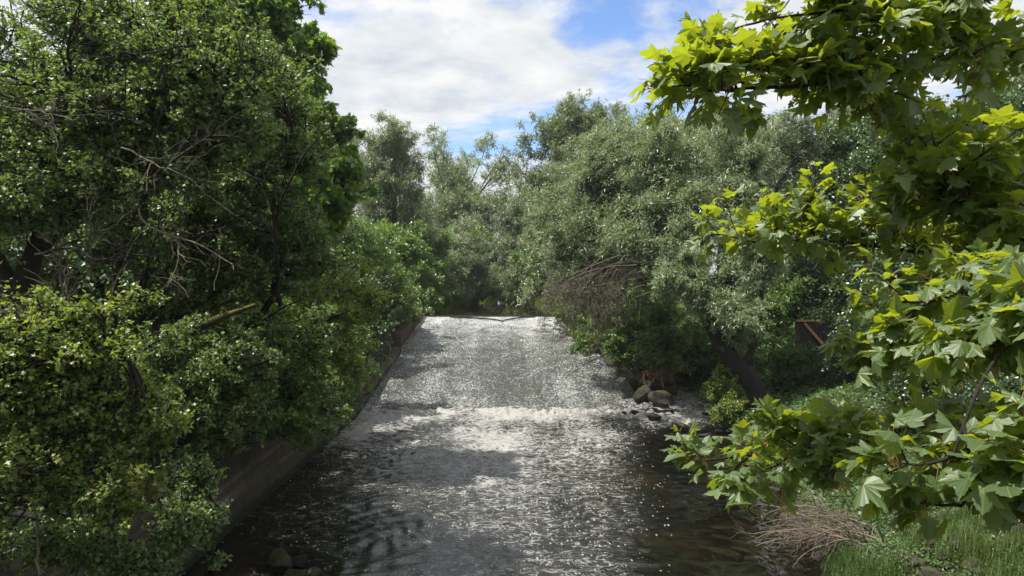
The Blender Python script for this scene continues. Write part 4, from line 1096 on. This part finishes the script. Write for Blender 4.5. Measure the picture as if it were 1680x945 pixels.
# left maple
b = W(500, 480, 27); b[0] = -10.5; b[2] = gz(b[0], b[1])
t = [b, b + [.2, 0, 3], b + [.5, 0, 7], b + [1.0, 0, 12], b + [1.2, 0, 17]]
tree('maple_tree', 'tall deep green maple with broad leaves against the sky on the left bank', 'tree', b, [(t, [.4, .34, .28, .18, .05])],
     blobs_px([(440, 30, 26, 80, 80, 24), (500, 90, 25.5, 45, 55, 22), (490, 190, 25, 60, 60, 26), (545, 200, 25.5, 42, 50, 18), (560, 290, 25.5, 50, 55, 20), (500, 300, 25, 60, 60, 22), (540, 370, 25.5, 55, 40, 18), (430, 150, 26, 80, 80, 20), (590, 255, 26, 28, 40, 8), (350, 0, 26, 90, 90, 16), (480, 400, 25.5, 70, 40, 14)]),
     MAPLE_LOW, 0.21, M['bark_dark'], M['maple'], 721, None, m2=8, m3=6, q=8, l2=.5, l3=.26, lup=0.7, droop=0.45, jit=.05)
# woodland behind
GW = 'dark trees of the wood behind the left bank'
for k, (x, y, h) in enumerate([(-17, 17, 12), (-21, 24, 13), (-17, 30, 12), (-25, 33, 14), (-19, 40, 13), (-15, 47, 12), (-28, 20, 13), (-20, 12, 11)]):
    z = gz(x, y); r_ = np.random.default_rng(740 + k)
    if k < 2:
        t = tree('broadleaf_tree', 'dark tree deep in the wood behind the left hawthorns', 'tree', (x, y, z), [up_trunk(x, y, h * .8, .3)],
             [((x + dx, y + dy, z + hz), (2.6, 2.6, 2.0), 11) for dx, dy, hz in ((-2, 0, h * .35), (2, -1, h * .4), (0, 2, h * .5), (-1.5, -1, h * .65), (1.5, 1, h * .7), (0, 0, h * .9), (0, -2, h * .25), (2, 1, h * .2), (-2, 1, h * .2))],
             DIAMOND, 0.22, M['bark_dark'], M['dark'], 740 + k, GW, m2=8, m3=6, q=9, l2=.55, l3=.3, jit=.1)
        if k == 0: wood0 = t
        else: wood1 = t
    else:
        copy_tree((wood0, wood1)[k % 2], (x, y, z), r_.uniform(0, 6), r_.uniform(.9, 1.15), 'dark tree deep in the wood behind the left hawthorns', GW)
# mossy bough leaning across the bank
m0 = pxs([(235, 590, 16.2), (265, 575, 16), (310, 548, 15.6), (355, 524, 15.2), (420, 500, 14.8)])
m0[0][2] -= 0.5
mb = MB(); trunk_tube(mb, np.array(m0) - m0[0], [.13, .12, .10, .08, .04], 10, 26, .1, 8)
cc = children(np.random.default_rng(3), np.array([resample(np.array(m0), 10)]), 8, .3, 1, .8, .6, .2, 5, 0, .2); tubes(mb, cc - m0[0], .02, .006, 4)
tag(mb.build('fallen_bough', M['bark_moss'], smooth=True, origin=m0[0]), 'thick moss covered bough leaning out of the left bank shrubs', 'bough')
# bare pale twigs in the hawthorn's shade
GT = 'bare pale twigs in the left thicket'
for k, (pts, lab) in enumerate([(pxs([(228, 345, 11), (240, 370, 10.9), (285, 385, 10.7), (330, 400, 10.6), (385, 432, 10.5)]), 'long pale dead twig slanting down to the right in the thicket'),
                                (pxs([(110, 560, 11), (112, 500, 11), (105, 430, 11), (118, 400, 11)]), 'upright pale dead stem near the thick hawthorn trunk'),
                                (pxs([(180, 540, 14), (186, 480, 14), (212, 420, 14), (240, 380, 13.8)]), 'forked grey stem leaning right in the thicket'),
                                (pxs([(60, 945, 9), (58, 900, 9), (52, 840, 9), (20, 800, 9)]), 'thin dead stem rising from the bottom left corner')]):
    q0 = resample(np.array(pts), 12)[None] + np.cumsum(np.random.default_rng(k).normal(0, .012, (1, 12, 3)), 1)
    mb = MB(); tubes(mb, q0 - pts[0], .018, .006, 5)
    cc = children(np.random.default_rng(50 + k), q0, 9, .2, 1, .5, .5, .1, 5, 0, .25); tubes(mb, cc - pts[0], .007, .003, 3)
    tag(mb.build('dead_twig', M['twig'], smooth=True, origin=pts[0]), lab, 'twig', GT)
# ivy trailing down the retaining wall
rr = np.random.default_rng(761)
n = 620
y = rr.uniform(10, 39, n); ln = rr.uniform(.2, 1.6, n) * (0.5 + 0.9 * np.clip(fbm(np.c_[y * .4, 0 * y, 0 * y], 7, 3) + .45, 0, 1.2))
S = np.stack([np.c_[-8.72 + .14 * np.sin(k * 1.0) + .05 * k * 0 + rr.uniform(.05, .22, n), y + k * rr.normal(0, .06, n), 3.55 - ln * k / 5] for k in range(6)], 1)
mb = MB(); tubes(mb, S, .008, .004, 3, 1)
leaves_on(mb, rr, S, 26, .10, HAW, .5, .5, .07)
mb.build('ivy', [M['ivy'], M['bark_dark']])
tag(bpy.data.objects['ivy'], 'dark ivy trailing over the top of the left retaining wall', 'ivy', kind='stuff')

# ------------------------------------------------------------------ foreground sycamore on the right
TR = np.array([6.6, 6.3, gz(6.6, 6.3)])
syc = empty('sycamore_tree', TR, 'sycamore in the right foreground with big lobed leaves and hanging seed keys', 'tree')
mb = MB()
tp = np.array([TR, TR + [0, 0, 2], TR + [-.1, -.1, 5], TR + [0, -.2, 8], TR + [.1, -.2, 12]])
trunk_tube(mb, tp - TR, [.42, .34, .28, .2, .06], 14, 30)
mb.build('trunk', M['bark'], syc, smooth=True)
TPs = resample(tp, 60)


def seed_cluster_mesh(seed):
    r_ = np.random.default_rng(seed)
    mbs = MB()
    stem = np.array([[[0, 0, 0], [0.01, 0, -.05], [0, .01, -.11], [0, 0, -.17]]]); tubes(mbs, stem, .002, .001, 3)
    n = 11
    for k in range(n):
        a = r_.uniform(0, 6.28); z = -.03 - .14 * k / n
        o = np.array([.018 * math.cos(a), .018 * math.sin(a), z])
        for sgn in (-1, 1):
            ax = nrm(np.array([math.cos(a + sgn * .7) * .6, math.sin(a + sgn * .7) * .6, -.75]) + r_.normal(0, .15, 3))
            tpl = (np.array([[0, .10, .05], [.2, .14, .03], [.55, .20, 0], [.9, .17, 0], [1, .05, 0], [.8, -.04, 0], [.4, -.04, 0], [.15, -.10, .02]]), np.array([[0, 1, 6], [0, 6, 7], [1, 2, 6], [2, 5, 6], [2, 3, 5], [3, 4, 5]]))
            put_leaves(mbs, r_, o[None], ax[None], r_.normal(size=(1, 3)), .042, tpl)
    return mbs


seed_meshes = None
rs = np.random.default_rng(808)


def bough(pts, r0, nshoot, Lsh, leafs, seed, t0=0.05, nseed=6, up=0.12, spread=0.6, pairs=5, flat=0.72, droop=0.35, rust=0.0, sub=3):
    """one bough of the near sycamore: bough > foliage, twig, seed_cluster"""
    global seed_meshes
    r_ = np.random.default_rng(seed)
    a = pts[0]
    k = int(np.argmin(np.abs(TPs[:, 2] - (a[2] - 0.3))))
    P = resample(np.array([TPs[k], (TPs[k] * .4 + a * .6) + [0, 0, .1]] + list(pts)), 34)
    P = P + np.cumsum(r_.normal(0, .006, P.shape), 0)
    mbb = MB()
    q = np.c_[P, np.linspace(r0, .006, len(P))]
    trunk_tube(mbb, P - TR, np.linspace(r0, .006, len(P)) ** 1.0, 8, 60, .08, seed)
    # shoots leave sideways in the flat of the spray
    n = nshoot
    t = np.sort(r_.uniform(t0, 1.0, n)); t[-1] = .995
    f0 = float(np.argmin(np.linalg.norm(P - pts[0], axis=1))) / 33 - .04
    pos, tan = at_t(P[None], np.zeros(n, int), f0 + (1 - f0) * t)
    sid = nrm(np.cross(tan, [0, 0, 1.0])) * np.where(np.arange(n) % 2, 1, -1)[:, None]
    vert = r_.normal(0, 1 - flat, n)[:, None] * np.array([0, 0, 1.0])
    d = nrm(tan * r_.uniform(.3, .9, (n, 1)) + sid * spread * r_.uniform(.4, 1.2, (n, 1)) + vert + np.array([0, 0, up]))
    L = Lsh * r_.uniform(.5, 1.25, n) * (1 - .35 * t)
    S = [pos]
    for k in range(6):
        d = nrm(d + r_.normal(0, .13, d.shape) + [0, 0, .04]); S.append(S[-1] + d * (L / 6)[:, None])
    S = np.stack(S, 1)
    tubes(mbb, S - TR, .008, .003, 5)
    if sub:
        S2 = children(r_, S, sub, .25, .95, Lsh * .55, .55, .1, 7, -.02, .12)
        tubes(mbb, S2 - TR, .004, .0025, 4)
        S = np.concatenate([S, S2])
    ob = mbb.build('bough', M['bark_dark'], syc, smooth=True)
    # leaves in opposite pairs along the outer part of each shoot
    n = len(S)
    idx = np.repeat(np.arange(n), pairs * 2)
    kk = np.tile(np.repeat(np.arange(pairs), 2), n); sg = np.tile([1, -1], n * pairs)
    tl = .25 + .75 * (kk + r_.uniform(-.3, .3, len(kk))) / (pairs - 1 + .3)
    pos, tan = at_t(S, idx, np.clip(tl, 0, .999))
    up_ = np.array([0, 0, 1.0])
    sid = nrm(np.cross(tan, up_)); oth = np.cross(sid, tan)
    ph = np.where(kk % 2, .25, 1.15)[:, None] + r_.normal(0, .3, (len(kk), 1))
    lat = (sid * np.cos(ph) + oth * np.sin(ph)) * sg[:, None]
    pet = nrm(lat * .9 + tan * .6 + up_ * .25)
    pl = r_.uniform(.03, .10, len(kk))[:, None]
    lp = pos + pet * pl
    ax = nrm(pet * 1.0 + tan * .25 + np.c_[np.zeros((len(kk), 2)), -r_.uniform(-.05, 1, len(kk)) * droop * 2] + r_.normal(0, .2, lp.shape))
    nn = nrm(up_ + r_.normal(0, .32, lp.shape) + np.array([-.12, .1, 0]))
    sz = .74 * leafs * r_.uniform(.45, 1.2, len(kk)) * np.where(tl > .9, .75, 1)
    keep = r_.random(len(kk)) > .12
    mbl = MB()
    put_leaves(mbl, r_, lp[keep] - TR, ax[keep], nn[keep], sz[keep], SYC, 0, True, .25)
    pt = np.stack([pos, (pos + lp) / 2 + [0, 0, .008], lp], 1)[keep]
    tubes(mbl, pt - TR, .0018, .0013, 3, 1)
    mbl.build('foliage', [M['sycamore'], M['petiole']], ob, uv=True)
    if seed_meshes is None:
        seed_meshes = []
        for s_ in range(3):
            o = seed_cluster_mesh(900 + s_).build('seed_cluster', M['seed'], ob); seed_meshes.append(o.data); bpy.data.objects.remove(o)
        o = seed_cluster_mesh(905).build('seed_cluster', M['seed_rust'], ob); seed_meshes.append(o.data); bpy.data.objects.remove(o)
    ii = r_.integers(0, n, nseed)
    sp, _ = at_t(S, ii, r_.uniform(.5, .98, nseed))
    for k in range(nseed):
        me = seed_meshes[3] if r_.random() < rust else seed_meshes[int(r_.integers(0, 3))]
        o = bpy.data.objects.new('seed_cluster', me); COL.objects.link(o); o.parent = ob
        o.location = [float(c) for c in (sp[k] - TR)]
        s_ = float(r_.uniform(.65, 1.1)); o.scale = (s_,) * 3; o.rotation_euler = (float(r_.normal(0, .15)), float(r_.normal(0, .15)), float(r_.uniform(0, 6.28)))
    return ob


bough(pxs([(1720, 92, 4.7), (1560, 98, 4.4), (1450, 112, 4.2), (1310, 145, 4.0), (1220, 150, 3.9), (1130, 152, 3.8)]), .045, 36, .46, .16, 811, nseed=22, up=.16)
bough(pxs([(1720, -60, 4.3), (1580, -20, 4.1), (1440, 10, 4.0), (1320, 20, 3.9), (1240, 30, 3.85)]), .03, 26, .45, .16, 812, nseed=10)
bough(pxs([(1760, 470, 5.6), (1620, 432, 5.3), (1470, 408, 5.1), (1370, 392, 5.0), (1300, 390, 4.9), (1245, 394, 4.85)]), .035, 22, .55, .15, 814, nseed=14, up=.22)
bough(pxs([(1750, 330, 5.0), (1640, 300, 4.8), (1560, 300, 4.7), (1480, 330, 4.6)]), .03, 15, .55, .16, 815, nseed=10)
bough(pxs([(1740, 420, 4.4), (1640, 370, 4.2), (1570, 330, 4.1), (1545, 290, 4.0)]), .03, 14, .5, .17, 816, nseed=6, up=.25)
bough(pxs([(1750, 500, 3.9), (1620, 480, 3.7), (1540, 490, 3.6), (1470, 540, 3.6), (1450, 575, 3.6)]), .028, 18, .38, .15, 817, nseed=4, up=-.05, droop=.6)
bough(pxs([(1760, 690, 4.4), (1600, 725, 4.4), (1480, 738, 4.4), (1380, 738, 4.4), (1280, 744, 4.45), (1190, 756, 4.5)]), .035, 28, .40, .155, 818, nseed=16, up=.02, rust=.25)
bough(pxs([(1780, 560, 2.95), (1680, 590, 2.8), (1620, 650, 2.7), (1590, 720, 2.65), (1570, 790, 2.6)]), .022, 16, .30, .16, 819, nseed=5, up=-.02, droop=.65)
bough(pxs([(1790, 700, 2.7), (1700, 740, 2.55), (1650, 790, 2.5), (1610, 830, 2.5)]), .02, 12, .28, .16, 820, nseed=5, up=-.05, droop=.65)
bough(pxs([(1780, 500, 4.8), (1680, 440, 4.6), (1600, 440, 4.5), (1530, 450, 4.4)]), .026, 11, .45, .16, 822, nseed=6)

# ------------------------------------------------------------------ sky, sun, camera
SUN_AZ, SUN_EL = -104.0, 66.0          # azimuth from straight ahead, positive to the right
w = bpy.data.worlds.new('World'); scene.world = w; w.use_nodes = True
nt = w.node_tree; nt.nodes.clear()
out = nt.nodes.new('ShaderNodeOutputWorld')
sky = N(nt, 'ShaderNodeTexSky', sky_type='NISHITA', sun_disc=False, sun_elevation=R(SUN_EL), sun_rotation=R(SUN_AZ))
sky.air_density = 0.9; sky.dust_density = 0.2; sky.ozone_density = 1.5
tc = N(nt, 'ShaderNodeTexCoord')
sp = N(nt, 'ShaderNodeSeparateXYZ', ins={0: tc.outputs['Generated']})
zz = math_(nt, 'MAXIMUM', math_(nt, 'ADD', sp.outputs[2], 0.10), 0.03)
pl = N(nt, 'ShaderNodeCombineXYZ', ins={0: math_(nt, 'DIVIDE', sp.outputs[0], zz), 1: math_(nt, 'DIVIDE', sp.outputs[1], zz), 2: 0.0}).outputs[0]
plm = N(nt, 'ShaderNodeMapping', ins={'Vector': pl, 'Location': (3.1, 1.7, 0.0)}).outputs[0]
big = noise(nt, plm, 0.70, 6, 0.55, 0.4)
cells = noise(nt, plm, 4.5, 5, 0.62, 0.3)
low = math_(nt, 'MAXIMUM', math_(nt, 'MULTIPLY', math_(nt, 'SUBTRACT', 0.30, sp.outputs[2]), 0.55), math_(nt, 'MULTIPLY', math_(nt, 'SUBTRACT', sp.outputs[2], 0.42), 0.35))
cov = math_(nt, 'ADD', math_(nt, 'ADD', big, low), math_(nt, 'MULTIPLY', math_(nt, 'SUBTRACT', cells, 0.5), 0.30))
mask = ramp(nt, cov, [(0.355, 0.0), (0.53, 1.0)], 'EASE')
shade = noise(nt, plm, 2.6, 7, 0.62, 0.3)
shade = math_(nt, 'ADD', math_(nt, 'MULTIPLY', shade, 0.7), math_(nt, 'MULTIPLY', cells, 0.3))
ccol = ramp(nt, shade, [(0.32, (0.60, 0.66, 0.74)), (0.47, (0.82, 0.86, 0.90)), (0.60, (1.0, 1.0, 1.0))])
ccol = mixc(nt, 1.0, ccol, (3.45, 3.45, 3.45), 'MULTIPLY')
blue = mixc(nt, 1.0, sky.outputs[0], (0.62, 0.70, 0.82), 'MULTIPLY')
mx = mixc(nt, mask, blue, ccol)
bg = N(nt, 'ShaderNodeBackground', ins={'Color': mx, 'Strength': 0.1})
nt.links.new(bg.outputs[0], out.inputs[0])

hz = bpy.data.materials.new('haze'); hz.use_nodes = True
ht = hz.node_tree; ht.nodes.clear()
ho = ht.nodes.new('ShaderNodeOutputMaterial'); hp = ht.nodes.new('ShaderNodeVolumePrincipled')
hp.inputs['Color'].default_value = (0.93, 0.96, 1.0, 1); hp.inputs['Density'].default_value = 0.00025; hp.inputs['Anisotropy'].default_value = 0.3
ht.links.new(hp.outputs[0], ho.inputs['Volume'])
mb = MB(); box(mb, (0, 410, 27), (1500, 1100, 64))
tag(mb.build('haze', hz), kind='stuff')

L = bpy.data.lights.new('sun', 'SUN'); L.energy = 2.9; L.angle = R(0.6); L.color = (1.0, 0.95, 0.87)
so = bpy.data.objects.new('sun', L); COL.objects.link(so)
sd = Vector((math.sin(R(SUN_AZ)) * math.cos(R(SUN_EL)), math.cos(R(SUN_AZ)) * math.cos(R(SUN_EL)), math.sin(R(SUN_EL))))
so.rotation_euler = (-sd).to_track_quat('-Z', 'Y').to_euler()
so.location = sd * 60

cam = bpy.data.cameras.new('camera'); co = bpy.data.objects.new('camera', cam); COL.objects.link(co)
cam.sensor_width = 36.0; cam.lens = 36.0 * F / 1680.0; cam.clip_start = 0.05; cam.clip_end = 3000
co.location = (0, 0, CAMZ)
co.rotation_euler = (R(90) - math.atan((472.5 - HY) / F), 0, 0)
scene.camera = co

vs = scene.view_settings
vs.view_transform = 'Standard'; vs.look = 'None'; vs.exposure = 1.5; vs.gamma = 1.0; vs.use_curve_mapping = False
cy = scene.cycles
cy.max_bounces = 8; cy.diffuse_bounces = 6; cy.glossy_bounces = 3; cy.transmission_bounces = 4; cy.transparent_max_bounces = 4
cy.caustics_reflective = False; cy.caustics_refractive = False
cy.sample_clamp_indirect = 4.0
cy.use_denoising = True
scene.render.use_persistent_data = False
